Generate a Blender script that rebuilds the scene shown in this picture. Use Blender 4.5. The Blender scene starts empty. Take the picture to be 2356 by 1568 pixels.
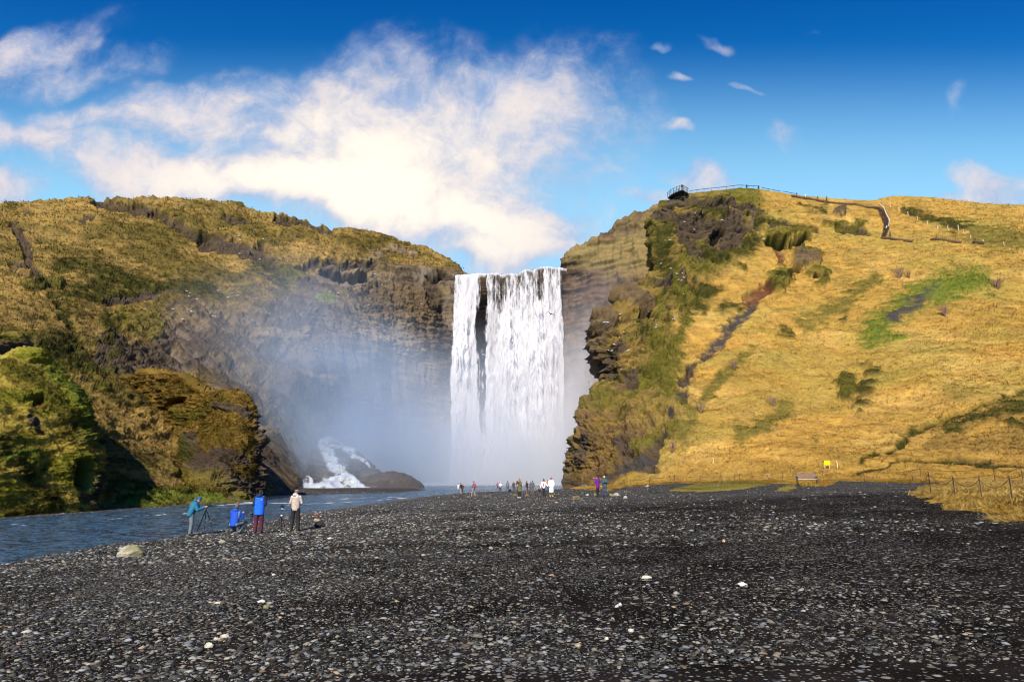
import bpy, bmesh, math, random
import numpy as np
from mathutils import Vector, Matrix
from mathutils.bvhtree import BVHTree

# ------------------------------------------------------------------ camera, sky, sun, exposure
sc = bpy.context.scene
col = sc.collection
PITCH = math.radians(10.78)
FPX = 1570.0                      # focal length in pixels of a 2356 px wide frame
CAM = np.array([0.0, 0.0, 2.7])
cd = bpy.data.cameras.new('camera'); cam = bpy.data.objects.new('camera', cd); col.objects.link(cam)
cd.sensor_width = 36.0; cd.lens = 36.0*FPX/2356.0; cd.clip_start = 0.1; cd.clip_end = 5000
cam.location = tuple(CAM); cam.rotation_euler = (math.pi/2+PITCH, 0, 0)
sc.camera = cam

SUN_AZ = math.radians(-167)       # measured from +Y towards +X: behind the camera, to the left
SUN_EL = math.radians(39)
SUN_DIR = Vector((math.sin(SUN_AZ)*math.cos(SUN_EL), math.cos(SUN_AZ)*math.cos(SUN_EL), math.sin(SUN_EL)))
sl = bpy.data.lights.new('sun', 'SUN'); sl.energy = 4.6; sl.angle = math.radians(0.6); sl.color = (1.0, 0.90, 0.74)
so = bpy.data.objects.new('sun', sl); col.objects.link(so)
so.rotation_euler = SUN_DIR.to_track_quat('Z', 'Y').to_euler()

sc.view_settings.view_transform = 'Standard'; sc.view_settings.look = 'None'
sc.view_settings.exposure = 0.72; sc.view_settings.gamma = 1.0
sc.cycles.volume_step_rate = 1.0; sc.cycles.volume_max_steps = 128
sc.cycles.transparent_max_bounces = 16
sc.cycles.max_bounces = 5; sc.cycles.volume_bounces = 3; sc.cycles.filter_width = 1.15

cosp, sinp = math.cos(PITCH), math.sin(PITCH)
def rays(px, py):
    px = np.asarray(px, float); py = np.asarray(py, float)
    a = (px-1178.0)/FPX; b = (784.0-py)/FPX
    return np.stack([a, cosp-b*sinp, sinp+b*cosp], -1)
def pixY(px, py, Y):
    r = rays(px, py); return CAM + r*(np.asarray(Y)/r[..., 1])[..., None]
def pixZ(px, py, z):
    r = rays(px, py); return CAM + r*((z-CAM[2])/r[..., 2])[..., None]
def py_at(Y, z):                  # picture row of a point at depth Y and height z
    s = (z-CAM[2])/Y
    return 784.0 - FPX*(s*cosp-sinp)/(cosp+s*sinp)

class NT:
    def __init__(s, tree): s.t = tree; tree.nodes.clear()
    def n(s, ty, **kw):
        nd = s.t.nodes.new(ty)
        for k, v in kw.items():
            if k == 'i':
                for kk, vv in v.items():
                    if hasattr(vv, 'is_output'): s.t.links.new(vv, nd.inputs[kk])
                    else: nd.inputs[kk].default_value = vv
            else: setattr(nd, k, v)
        return nd
    def m(s, op, a, b=0.0, c=0.0, clamp=False):
        return s.n('ShaderNodeMath', operation=op, use_clamp=clamp, i={0: a, 1: b, 2: c}).outputs[0]
    def v(s, op, a, b=(0, 0, 0)):
        nd = s.n('ShaderNodeVectorMath', operation=op, i={0: a, 1: b})
        return nd.outputs['Value'] if op in ('LENGTH', 'DOT_PRODUCT') else nd.outputs[0]
    def mix(s, f, a, b, bt='MIX'):
        nd = s.n('ShaderNodeMix', data_type='RGBA', blend_type=bt)
        for k, vv in ((0, f), (6, a), (7, b)):
            if hasattr(vv, 'is_output'): s.t.links.new(vv, nd.inputs[k])
            else: nd.inputs[k].default_value = (tuple(vv)+(1,) if k and len(vv) == 3 else vv)
        return nd.outputs[2]
    def noise(s, vec, scale, detail=4, rough=0.55, dist=0.0, out=0):
        return s.n('ShaderNodeTexNoise', i={'Vector': vec, 'Scale': scale, 'Detail': detail, 'Roughness': rough, 'Distortion': dist}).outputs[out]
    def ramp(s, f, a, b, c=0.0, d=1.0, sm=True):
        return s.n('ShaderNodeMapRange', interpolation_type='SMOOTHSTEP' if sm else 'LINEAR',
                   i={'Value': f, 'From Min': a, 'From Max': b, 'To Min': c, 'To Max': d}).outputs[0]

w = bpy.data.worlds.new('World'); sc.world = w; w.use_nodes = True
T = NT(w.node_tree)
tc = T.n('ShaderNodeTexCoord').outputs['Generated']
sky = T.n('ShaderNodeTexSky', sky_type='NISHITA', sun_disc=False, sun_elevation=SUN_EL, sun_rotation=SUN_AZ,
          altitude=50.0, air_density=1.0, dust_density=0.4, ozone_density=2.5).outputs[0]
hs = T.n('ShaderNodeHueSaturation', i={'Hue': 0.495, 'Saturation': 1.42, 'Value': 1.0, 'Color': sky}).outputs[0]
sep = T.n('ShaderNodeSeparateXYZ', i={0: tc})
yy = T.m('MAXIMUM', sep.outputs[1], 0.12)
U = T.m('DIVIDE', sep.outputs[0], yy); W = T.m('DIVIDE', sep.outputs[2], yy)
UV = T.n('ShaderNodeCombineXYZ', i={0: U, 1: W, 2: 0.0}).outputs[0]
# the air: deep blue high up, pale towards the horizon
elev = T.ramp(W, 0.38, 0.86, 0, 1, sm=False)
tint = T.mix(elev, (0.85, 1.05, 1.0), (0.04, 0.40, 0.72))
skyc = T.mix(T.ramp(W, 0.34, 0.70, 0.85, 0.0), T.mix(1.0, hs, tint, 'MULTIPLY'), (2.2, 4.2, 5.6))
def uw(px, py):
    r = rays(px, py); return r[0]/r[1], r[2]/r[1]
warp = T.v('SCALE', T.v('SUBTRACT', T.noise(UV, 3.2, 4, 0.6, out=1), (0.5, 0.5, 0.5))); warp.node.inputs[3].default_value = 0.22
UVw = T.v('ADD', UV, warp)
def blob(px, py, rx, ry, amp, rot=0.0):
    u, v_ = uw(px, py); k = 1/FPX*1.06
    d = T.v('SUBTRACT', UVw, (u, v_, 0))
    if rot:
        rn = T.n('ShaderNodeVectorRotate', rotation_type='Z_AXIS', i={'Vector': d, 'Angle': math.radians(rot)}); d = rn.outputs[0]
    d = T.v('MULTIPLY', d, (1/(rx*k), 1/(ry*k), 0))
    return T.m('MULTIPLY', T.ramp(T.v('LENGTH', d), 1.6, 0.0), amp)
BL = [(700, 450, 260, 75, 1.35), (920, 480, 260, 90, 1.35), (1130, 560, 210, 90, 1.2), (380, 450, 140, 60, 1.1), (900, 340, 340, 190, 1.15), (520, 430, 240, 70, 1.0), (250, 420, 150, 60, .55), (130, 340, 150, 60, 1.0), (680, 250, 200, 100, .7), (760, 430, 300, 80, 1.1), (1180, 330, 230, 190, .85), (1080, 520, 330, 110, .8), (430, 255, 230, 90, 1.0, -14), (560, 320, 170, 60, .8),
      (350, 400, 170, 70, .95), (80, 320, 150, 55, 1.0, -10), (230, 275, 150, 40, .8), (90, 110, 170, 70, .62, -25), (190, 170, 160, 60, .55, -20), (20, 455, 90, 50, .9),
      (1220, 540, 150, 70, 1.0), (1180, 240, 220, 100, .7), (1110, 605, 110, 35, 1.0), (1240, 590, 120, 40, 1.0), (880, 160, 150, 90, .5), (1290, 150, 170, 90, .42, -30), (1400, 250, 120, 120, .35),
      (1538, 285, 34, 20, .9, 12), (1790, 310, 60, 55, .72, 10), (1600, 420, 95, 35, .55, 20), (1500, 445, 70, 25, .6), (1885, 48, 32, 16, .6, 10), (1665, 84, 40, 16, .55, 15),
      (1700, 185, 34, 12, .6), (1570, 172, 30, 10, .5), (1340, 355, 40, 16, .6), (1396, 372, 34, 14, .5), (2220, 245, 30, 50, .5), (2340, 440, 90, 40, .9, 20), (2300, 465, 120, 20, .6), (1515, 102, 30, 12, .5), (650, 340, 120, 120, .6)]
acc = None
BL = [b if b[2] > 100 or b[1] > 400 else (*b[:4], b[4]*.60, *b[5:]) for b in BL]
for b in BL:
    o = blob(*b); acc = o if acc is None else T.m('MAXIMUM', T.m('MULTIPLY', T.m('MAXIMUM', acc, o), 1.0), T.m('MULTIPLY', T.m('ADD', acc, o), 0.72))
n1 = T.noise(UV, 5.0, 10, 0.62, 0.15); n2 = T.noise(UVw, 14.0, 8, 0.66)
dens = T.m('ADD', acc, T.m('ADD', T.m('MULTIPLY', T.m('SUBTRACT', n1, 0.50), 2.3), T.m('MULTIPLY', T.m('SUBTRACT', n2, 0.5), 0.7)))
cmask = T.m('MULTIPLY', T.ramp(dens, -0.12, 1.05), T.ramp(acc, 0.02, 0.25))
behind = T.ramp(sep.outputs[1], 0.0, 0.15)
cmask = T.m('MULTIPLY', cmask, behind)
gx, gy = uw(800, 440)
glow = T.ramp(T.v('LENGTH', T.v('MULTIPLY', T.v('SUBTRACT', UV, (gx, gy, 0)), (3.0, 5.0, 0))), 1.6, 0.1)
cshade = T.ramp(T.m('ADD', T.m('MULTIPLY', dens, 0.30), T.m('MULTIPLY', n2, 1.5)), 0.55, 1.35)
cc = T.mix(cshade, (0.24, 0.31, 0.46), (0.52, 0.47, 0.47))
cc = T.mix(T.m('MULTIPLY', glow, T.ramp(dens, 0.6, 1.6)), cc, (0.78, 0.69, 0.56))
bg1 = T.n('ShaderNodeBackground', i={'Color': skyc, 'Strength': 0.115})
bg2 = T.n('ShaderNodeBackground', i={'Color': cc, 'Strength': 1.0})
ms = T.n('ShaderNodeMixShader', i={0: T.m('MULTIPLY', cmask, 0.97), 1: bg1.outputs[0], 2: bg2.outputs[0]})
T.n('ShaderNodeOutputWorld', i={'Surface': ms.outputs[0]})

# ------------------------------------------------------------------ numeric helpers
def _h(ix, iy, iz, seed):
    h = (ix.astype(np.uint32)*np.uint32(374761393)) ^ (iy.astype(np.uint32)*np.uint32(668265263)) ^ (iz.astype(np.uint32)*np.uint32(2246822519)) ^ np.uint32((seed*3266489917) & 0xffffffff)
    h = (h ^ (h >> np.uint32(13)))*np.uint32(1274126177)
    h = (h ^ (h >> np.uint32(16)))*np.uint32(2246822519); h ^= h >> np.uint32(13)
    return h.astype(np.float64)/4294967295.0*2-1
def vn(p, seed=0):
    i = np.floor(p).astype(np.int64); f = p-i; f = f*f*f*(f*(f*6-15)+10)
    r = 0
    for dx in (0, 1):
        wx = f[..., 0] if dx else 1-f[..., 0]
        for dy in (0, 1):
            wy = f[..., 1] if dy else 1-f[..., 1]
            for dz in (0, 1):
                wz = f[..., 2] if dz else 1-f[..., 2]
                r = r + wx*wy*wz*_h(i[..., 0]+dx, i[..., 1]+dy, i[..., 2]+dz, seed)
    return r
def fbm(P, sx, sy=None, sz=None, oct=4, seed=0, rough=0.5, ridge=False):
    sy = sy or sx; sz = sz or sx
    p = P/np.array([sx, sy, sz]) + seed*7.31; a = 1.0; s = 0; t = 0
    for k in range(oct):
        v = vn(p, seed+k)
        if ridge: v = 1-2*np.abs(v)
        s = s+a*v; t += a; a *= rough; p = p*2.03+5.7
    return s/t*1.6
def ss(a, b, x):
    t = np.clip((x-a)/(b-a), 0, 1); return t*t*(3-2*t)
def mixc(c, c2, f):
    return c*(1-f[..., None])+np.asarray(c2)*f[..., None]
def tps(pts, reg=1e-3, scale=200.0):
    A = np.array(pts, float); X = A[:, :2]/scale; n = len(X)
    d = np.linalg.norm(X[:, None]-X[None], axis=2); K = np.where(d > 0, d*d*np.log(d+1e-12), 0)+reg*np.eye(n)
    M = np.zeros((n+3, n+3)); M[:n, :n] = K; M[:n, n] = 1; M[:n, n+1:] = X; M[n, :n] = 1; M[n+1:, :n] = X.T
    sol = np.linalg.solve(M, np.concatenate([A[:, 2], np.zeros(3)]))
    def f(x, y):
        x = np.asarray(x, float)/scale; y = np.asarray(y, float)/scale; r = sol[n]+sol[n+1]*x+sol[n+2]*y
        for k in range(n):
            d2 = (x-X[k, 0])**2+(y-X[k, 1])**2
            r = r+sol[k]*0.5*d2*np.log(d2+1e-12)
        return r
    return f
def pdist(x, y, pts, sq=1.0):     # distance to a polyline; sq > 1 squashes it vertically
    pts = [(a, b*sq) for a, b in pts]; y = y*sq; best = np.full(np.shape(x), 1e9)
    if len(pts) == 1: return np.hypot(x-pts[0][0], y-pts[0][1])
    for (x0, y0), (x1, y1) in zip(pts[:-1], pts[1:]):
        dx, dy = x1-x0, y1-y0; t = np.clip(((x-x0)*dx+(y-y0)*dy)/(dx*dx+dy*dy+1e-9), 0, 1)
        best = np.minimum(best, np.hypot(x-x0-t*dx, y-y0-t*dy))
    return best
def inpoly(x, y, poly):
    ins = np.zeros(np.shape(x), bool); n = len(poly)
    for k in range(n):
        x0, y0 = poly[k]; x1, y1 = poly[(k+1) % n]
        c = ((y0 > y) != (y1 > y)) & (x < (x1-x0)*(y-y0)/(y1-y0+1e-12)+x0); ins ^= c
    return ins
def sdpoly(x, y, poly):           # negative inside
    d = pdist(x, y, list(poly)+[poly[0]]); return np.where(inpoly(x, y, poly), -d, d)
def lin(pts):
    xs = [p[0] for p in pts]; ys = [p[1] for p in pts]
    return lambda x: np.interp(x, xs, ys)

# ------------------------------------------------------------------ object helpers
def tag(o, label=None, cat=None, group=None, kind=None):
    if label: o['label'] = label
    if cat: o['category'] = cat
    if group: o['group'] = group
    if kind: o['kind'] = kind
    return o
def link(name, me, mat=None, parent=None):
    o = bpy.data.objects.new(name, me); col.objects.link(o)
    if mat: me.materials.append(mat)
    if parent: o.parent = parent
    return o
def empty(name, loc, rz=0.0, **kw):
    o = bpy.data.objects.new(name, None); col.objects.link(o); o.empty_display_size = 0.2
    o.location = loc; o.rotation_euler = (0, 0, rz); tag(o, **kw); return o
def mesh_np(name, V, F, smooth=True, colr=None, attrs=None):
    V = np.asarray(V, np.float32).reshape(-1, 3); F = np.asarray(F, np.int32); k = F.shape[1]
    me = bpy.data.meshes.new(name); me.vertices.add(len(V)); me.vertices.foreach_set('co', V.ravel())
    me.loops.add(F.size); me.loops.foreach_set('vertex_index', F.ravel()); me.polygons.add(len(F))
    me.polygons.foreach_set('loop_start', np.arange(0, F.size, k, dtype=np.int32))
    me.polygons.foreach_set('use_smooth', np.full(len(F), smooth))
    if colr is not None:
        c = np.ones((len(V), 4), np.float32); c[:, :3] = np.clip(colr, 0, 4).reshape(-1, 3)
        me.attributes.new('Col', 'FLOAT_COLOR', 'POINT').data.foreach_set('color', c.ravel())
    for an, av in (attrs or {}).items():
        me.attributes.new(an, 'FLOAT', 'POINT').data.foreach_set('value', np.asarray(av, np.float32).ravel())
    me.update(calc_edges=True); return me
def gridF(nv, nu):
    i = np.arange(nv*nu).reshape(nv, nu); return np.stack([i[:-1, :-1], i[:-1, 1:], i[1:, 1:], i[1:, :-1]], -1).reshape(-1, 4)
class MB:
    """collects simple shaped pieces into one mesh"""
    def __init__(s): s.bm = bmesh.new()
    def box(s, c, size, rot=None, bev=0.0):
        r = bmesh.ops.create_cube(s.bm, size=1.0); vs = r['verts']
        bmesh.ops.scale(s.bm, vec=size, verts=vs)
        if bev:
            es = list({e for v in vs for e in v.link_edges}); rr = bmesh.ops.bevel(s.bm, geom=es, offset=bev, segments=2, affect='EDGES', profile=0.6); vs = list({v for f in rr['faces'] for v in f.verts} | {v for v in vs if v.is_valid})
        if rot is not None: bmesh.ops.rotate(s.bm, cent=(0, 0, 0), matrix=rot, verts=vs)
        bmesh.ops.translate(s.bm, vec=c, verts=vs); return s
    def tube(s, pts, r, seg=8, caps=True):
        pts = [Vector(p) for p in pts]; rs = r if isinstance(r, (list, tuple)) else [r]*len(pts); prev = None
        for k, p in enumerate(pts):
            d = (pts[min(k+1, len(pts)-1)]-pts[max(k-1, 0)]).normalized()
            a = d.orthogonal().normalized() if prev is None else (ax-d*ax.dot(d)).normalized()
            ax = a; b = d.cross(a)
            ring = [s.bm.verts.new(p+(a*math.cos(t)+b*math.sin(t))*rs[k]) for t in [2*math.pi*j/seg for j in range(seg)]]
            if prev:
                for j in range(seg): s.bm.faces.new((prev[j], prev[(j+1) % seg], ring[(j+1) % seg], ring[j]))
            elif caps: s.bm.faces.new(ring[::-1])
            prev = ring
        if caps: s.bm.faces.new(prev)
        return s
    def ball(s, c, rad, sub=2, rot=None):
        r = bmesh.ops.create_icosphere(s.bm, subdivisions=sub, radius=1.0); vs = r['verts']
        bmesh.ops.scale(s.bm, vec=rad if hasattr(rad, '__len__') else (rad,)*3, verts=vs)
        if rot is not None: bmesh.ops.rotate(s.bm, cent=(0, 0, 0), matrix=rot, verts=vs)
        bmesh.ops.translate(s.bm, vec=c, verts=vs); return s
    def poly(s, pts, th):
        a = [s.bm.verts.new(p) for p in pts]; b = [s.bm.verts.new(Vector(p)+Vector(th)) for p in pts]; n = len(pts)
        s.bm.faces.new(a); s.bm.faces.new(b[::-1])
        for k in range(n): s.bm.faces.new((a[k], b[k], b[(k+1) % n], a[(k+1) % n]))
        return s
    def build(s, name, mat, parent=None, smooth=False):
        bmesh.ops.recalc_face_normals(s.bm, faces=s.bm.faces)
        me = bpy.data.meshes.new(name); s.bm.to_mesh(me); s.bm.free()
        if smooth: me.polygons.foreach_set('use_smooth', [True]*len(me.polygons))
        return link(name, me, mat, parent)
def raw(s):                       # bmesh -> mesh datablock without object
    me = bpy.data.meshes.new('tmp'); s.bm.to_mesh(me); s.bm.free(); return me

# ------------------------------------------------------------------ materials
def newmat(name):
    m = bpy.data.materials.new(name); m.use_nodes = True; return m, NT(m.node_tree)
def simple(name, c, rough=0.6, metal=0.0, var=0.12, scale=30.0, bump=0.0, spec=0.4, sheen=0.0):
    m, T = newmat(name); g = T.n('ShaderNodeNewGeometry').outputs['Position']
    oc = T.n('ShaderNodeTexCoord').outputs['Object']
    nz = T.noise(oc, scale, 3, 0.6); f = T.ramp(nz, 0.3, 0.7, 1-var, 1+var)
    b = T.n('ShaderNodeBsdfPrincipled', i={'Base Color': T.v('MULTIPLY', tuple(c), T.n('ShaderNodeCombineXYZ', i={0: f, 1: f, 2: f}).outputs[0]), 'Roughness': rough, 'Metallic': metal, 'Specular IOR Level': spec, 'Sheen Weight': sheen})
    if bump:
        bn = T.n('ShaderNodeBump', i={'Strength': 0.6, 'Distance': bump, 'Height': nz}); T.t.links.new(bn.outputs[0], b.inputs['Normal'])
    T.n('ShaderNodeOutputMaterial', i={'Surface': b.outputs[0]}); return m

def hill_material(name):
    m, T = newmat(name); P = T.n('ShaderNodeNewGeometry').outputs['Position']
    c = T.n('ShaderNodeAttribute', attribute_name='Col').outputs['Color']
    Ps = T.v('MULTIPLY', P, (1, 1, 1.5))
    a = T.noise(Ps, 2.3, 5, 0.7); b = T.noise(Ps, 0.45, 4, 0.6); d = T.noise(P, 9.0, 3, 0.7)
    f = T.m('MULTIPLY', T.ramp(a, 0.28, 0.72, 0.83, 1.17, False), T.m('MULTIPLY', T.ramp(b, 0.3, 0.7, 0.85, 1.15, False), T.ramp(d, 0.25, 0.75, 0.85, 1.15, False)))
    fc = T.n('ShaderNodeCombineXYZ', i={0: f, 1: f, 2: T.m('MULTIPLY', f, T.ramp(b, 0.3, 0.7, 1.15, 0.85, False))}).outputs[0]
    bn = T.n('ShaderNodeBump', i={'Strength': 0.9, 'Distance': 0.35, 'Height': T.m('ADD', a, T.m('MULTIPLY', d, 0.35))}).outputs[0]
    bs = T.n('ShaderNodeBsdfPrincipled', i={'Base Color': T.v('MULTIPLY', c, fc), 'Roughness': 0.95, 'Specular IOR Level': 0.04, 'Normal': bn})
    T.n('ShaderNodeOutputMaterial', i={'Surface': bs.outputs[0]}); return m
def vcol_material(name, rough=0.85, transl=0.0, bump=0.0, bscale=8.0, spec=0.3):
    m, T = newmat(name); c = T.n('ShaderNodeAttribute', attribute_name='Col').outputs['Color']
    P = T.n('ShaderNodeTexCoord').outputs['Object']; nz = T.noise(P, bscale, 4, 0.65)
    f = T.ramp(nz, 0.3, 0.7, 0.8, 1.2, False); fc = T.n('ShaderNodeCombineXYZ', i={0: f, 1: f, 2: f}).outputs[0]
    bs = T.n('ShaderNodeBsdfPrincipled', i={'Base Color': T.v('MULTIPLY', c, fc), 'Roughness': rough, 'Specular IOR Level': spec})
    if bump: T.t.links.new(T.n('ShaderNodeBump', i={'Strength': 0.8, 'Distance': bump, 'Height': nz}).outputs[0], bs.inputs['Normal'])
    out = bs.outputs[0]
    if transl:
        tr = T.n('ShaderNodeBsdfTranslucent', i={'Color': c}); out = T.n('ShaderNodeMixShader', i={0: transl, 1: out, 2: tr.outputs[0]}).outputs[0]
    T.n('ShaderNodeOutputMaterial', i={'Surface': out}); return m
M_hill = hill_material('hillside')
M_grass = vcol_material('grass_blades', 0.9, 0.3, spec=0.03)
nt_ = M_grass.node_tree; an_ = nt_.nodes.new('ShaderNodeAttribute'); an_.attribute_name = 'Nrm'
for nd_ in nt_.nodes:
    if nd_.type in ('BSDF_PRINCIPLED', 'BSDF_TRANSLUCENT'): nt_.links.new(an_.outputs['Vector'], nd_.inputs['Normal'])
M_stone = vcol_material('stone', 0.8, 0, 0.02, 14.0)
M_pebble = vcol_material('pebble', 0.8, 0, 0.0, 30.0, spec=.12)

# ------------------------------------------------------------------ ground, river bed and banks
WZ = -0.12
g2 = lambda px, py, z=WZ: tuple(pixZ(px, py, z)[:2])
pY = lambda px, Y: ((px-1178)/FPX*Y*1.0, Y)
near_bank = [g2(-900, 1500), g2(-200, 1345), g2(0, 1300), g2(130, 1275), g2(250, 1254), g2(370, 1242), g2(440, 1226), g2(540, 1212), g2(640, 1188), g2(800, 1166), g2(900, 1152), g2(1000, 1139), g2(1100, 1131), g2(1200, 1129), g2(1290, 1128)]
far_bank = [pY(1340, 130), pY(1330, 200), pY(1000, 200), pY(940, 150), pY(965, 122), g2(985, 1127), g2(930, 1132), g2(850, 1135), g2(740, 1137), g2(640, 1143), g2(600, 1151), g2(500, 1161), g2(240, 1177), g2(0, 1195), g2(-500, 1240), (-120, 20), (-120, -20)]
WATER = near_bank+far_bank
gctl = [(0, 5, .95), (5, 9, 1.05), (-6, 9, .75), (-13, 15, .3), (-16, 24, .02), (-11, 27, .18), (-7, 35, .16), (7.5, 53, .60), (3.7, 64, .28), (0, 62, .22), (-5, 75, .05), (0, 88, 0.02), (8, 95, .2),
        (20, 33, 1.45), (12, 25, 1.15), (8, 40, .75), (25, 56, 1.5), (33, 72, 1.8), (48, 64, 1.8), (21, 86, 1.35), (14.5, 100, .8), (8.5, 112, .25), (60, 30, 2.0), (15, 12, 1.4), (0, -20, 1.2), (-30, 0, 0.3), (40, 0, 1.9), (28, 45, 1.5), (16, 62, 1.1), (80, 60, 2.2), (-20, 120, 0), (-60, 60, 0), (-60, 140, 0), (20, 150, 1), (90, 120, 3), (-35, 90, 0.1)]
_g = tps(gctl, 1e-2, 40.0)
ISL = [g2(2100, 1140, 1.4), g2(2118, 1128, 1.45), g2(2165, 1121, 1.5), g2(2210, 1113, 1.5), g2(2280, 1117, 1.5), g2(2400, 1121, 1.5), g2(2700, 1126, 1.5), g2(2700, 1260, 1.5), g2(2450, 1218, 1.45), g2(2356, 1191, 1.45), g2(2260, 1174, 1.45), g2(2165, 1161, 1.4)]
LOW = [[g2(1525, 1131, .9), g2(1600, 1120, 1.), g2(1680, 1117, 1.1), g2(1765, 1117, 1.2), g2(1770, 1122, 1.2), g2(1700, 1132, 1.), g2(1620, 1135, .9)],
       [g2(1778, 1131, 1.2), g2(1800, 1122, 1.3), g2(1835, 1117, 1.3), g2(1832, 1122, 1.3), g2(1806, 1133, 1.2)]]
BANK = [g2(1395, 1128, .7), g2(1440, 1118, .9), g2(1560, 1112, 1.2), g2(1830, 1113, 1.5), g2(1840, 1117, 1.5), g2(1895, 1118, 1.5), g2(1925, 1109, 1.6), g2(2100, 1110, 1.7), g2(2400, 1109, 1.7), (110, 66), (110, 130), (10, 130), g2(1310, 1122, .3)]
def ground_z(x, y, detail=True):
    x = np.asarray(x, float); y = np.asarray(y, float)
    z = _g(np.clip(x, -70, 90), np.clip(y, -20, 140))
    P = np.stack([x, y, np.zeros_like(x)], -1)
    z = z+fbm(P, 9, oct=2, seed=3)*0.05
    d = sdpoly(x, y, WATER)+fbm(P, 3.0, oct=2, seed=9)*0.35
    k = ss(2.2, -2.5, d); z = z*(1-k)+(WZ-0.75)*k
    z = np.where(d > 0, np.maximum(z, WZ+0.03+0.02*np.minimum(d, 4)), z)
    k2 = ss(0.6, -0.6, d); z = np.where(d <= 0, np.minimum(z, WZ-0.05-0.7*ss(0, -3, d)), z)
    di = sdpoly(x, y, ISL); z = z+0.22*ss(0.3, -1.2, di)
    for L in LOW: z = z+0.12*ss(0.3, -1.0, sdpoly(x, y, L))
    if detail: z = z+fbm(P, 1.1, oct=3, seed=5)*0.02*ss(0, 1.5, d)
    return z
def gz(x, y): return float(ground_z(np.array([x]), np.array([y]))[0])
def on_ground(px, py):            # ground point seen at a picture position
    r = rays(px, py); t = 4.0
    lo, hi = 3.0, 220.0
    ts = np.linspace(lo, hi, 1200); p = CAM+r[None]*ts[:, None]; h = p[:, 2]-ground_z(p[:, 0], p[:, 1])
    k = int(np.argmax(h < 0)); t0, t1 = ts[max(k-1, 0)], ts[k]
    for _ in range(18):
        tm = (t0+t1)/2; p = CAM+r*tm
        if p[2]-gz(p[0], p[1]) < 0: t1 = tm
        else: t0 = tm
    return CAM+r*t1
ys = np.concatenate([np.linspace(-60, 4, 12), np.geomspace(4.5, 130, 620), np.linspace(132, 600, 30)])
ts = np.linspace(-1, 1, 701); ts = np.sign(ts)*(0.55*np.abs(ts)+0.45*np.abs(ts)**3)
GY, GT = np.meshgrid(ys, ts, indexing='ij'); GX = GT*(14+np.abs(GY)*1.75)
GZ = ground_z(GX, GY); GP = np.stack([GX, GY, GZ], -1)
dw = sdpoly(GX, GY, WATER)
gg = np.zeros(GX.shape); gi = ss(0.25, -0.35, sdpoly(GX, GY, ISL)+fbm(GP, 1.2, oct=3, seed=14)*0.45)
gl = np.max([ss(0.2, -0.4, sdpoly(GX, GY, L)+fbm(GP, 1.2, oct=3, seed=15)*0.5) for L in LOW], axis=0)
gb = ss(0.3, -0.5, sdpoly(GX, GY, BANK)+fbm(GP, 1.6, oct=3, seed=16)*0.6)
path = np.exp(-(pdist(GX, GY, [g2(1345, 1120, .6), g2(1420, 1095, 2), g2(1450, 1085, 3)])/2.2)**2)
gb = gb*(1-ss(0.3, 0.7, path))
gcol = np.zeros(GP.shape)+np.array([.36, .215, .04]); gcol = mixc(gcol, (.20, .19, .045), np.maximum(gl, 0)*0.8)
wetb = ss(1.6, 0.1, dw+fbm(GP, 2, oct=2, seed=8)*0.5)
stone_far = ss(33, 55, GY+fbm(GP, 14, oct=2, seed=21)*9)
me = mesh_np('ground', GP, gridF(*GX.shape), True, gcol, {'grass': np.clip(gi+gl+gb, 0, 1), 'wet': wetb, 'far': stone_far})
m, T = newmat('gravel'); P = T.n('ShaderNodeNewGeometry').outputs['Position']
at = lambda n_: T.n('ShaderNodeAttribute', attribute_name=n_).outputs['Fac']
P2 = T.v('MULTIPLY', P, (1, 1, 0.2))
def cells(scale, rnd=1.0):
    vo = T.n('ShaderNodeTexVoronoi', feature='F1', i={'Vector': T.v('ADD', P2, T.v('SCALE', T.noise(P2, scale*1.3, 2, out=1))), 'Scale': scale, 'Randomness': rnd})
    return vo
def stones(scale, thr, rad):
    wv = T.n('ShaderNodeVectorMath', operation='SCALE', i={0: T.noise(P2, scale*1.5, 2, out=1), 3: 0.35/scale})
    vo = T.n('ShaderNodeTexVoronoi', feature='F1', i={'Vector': T.v('ADD', P2, wv.outputs[0]), 'Scale': scale})
    s = T.n('ShaderNodeSeparateColor', i={0: vo.outputs['Color']})
    has = T.m('GREATER_THAN', s.outputs[0], thr); body = T.ramp(vo.outputs['Distance'], rad, rad*0.6)
    return T.m('MULTIPLY', has, body), s.outputs[1], s.outputs[2], vo.outputs['Distance']
big = T.noise(P2, 0.22, 4, 0.6); big2 = T.noise(P2, 0.9, 3, 0.6)
cover = T.m('ADD', T.m('MULTIPLY', T.ramp(big, 0.36, 0.64), T.ramp(T.n('ShaderNodeSeparateXYZ', i={0: P}).outputs[0], 14.0, -8.0, .25, 1.0)), T.m('MULTIPLY', at('far'), 0.75), clamp=True)
s1, r1, q1, d1 = stones(22.0, T.m('SUBTRACT', 0.85, T.m('MULTIPLY', cover, 0.75)), 0.55)
s2, r2, q2, d2 = stones(9.0, T.m('SUBTRACT', 0.95, T.m('MULTIPLY', cover, 0.5)), 0.5)
s3, r3, q3, d3 = stones(60.0, 0.25, 0.5)
soil = T.mix(T.ramp(big2, 0.3, 0.7), (.006, .005, .0042), (.018, .0145, .013))
soil = T.mix(T.m('MULTIPLY', s3, T.ramp(r3, 0, 1, 0.15, 0.8)), soil, (.035, .031, .029))
stc = lambda r, q: T.mix(q, T.mix(r, (.025, .026, .030), (.22, .23, .25)), T.mix(r, (.03, .027, .024), (.30, .27, .21)))
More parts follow.
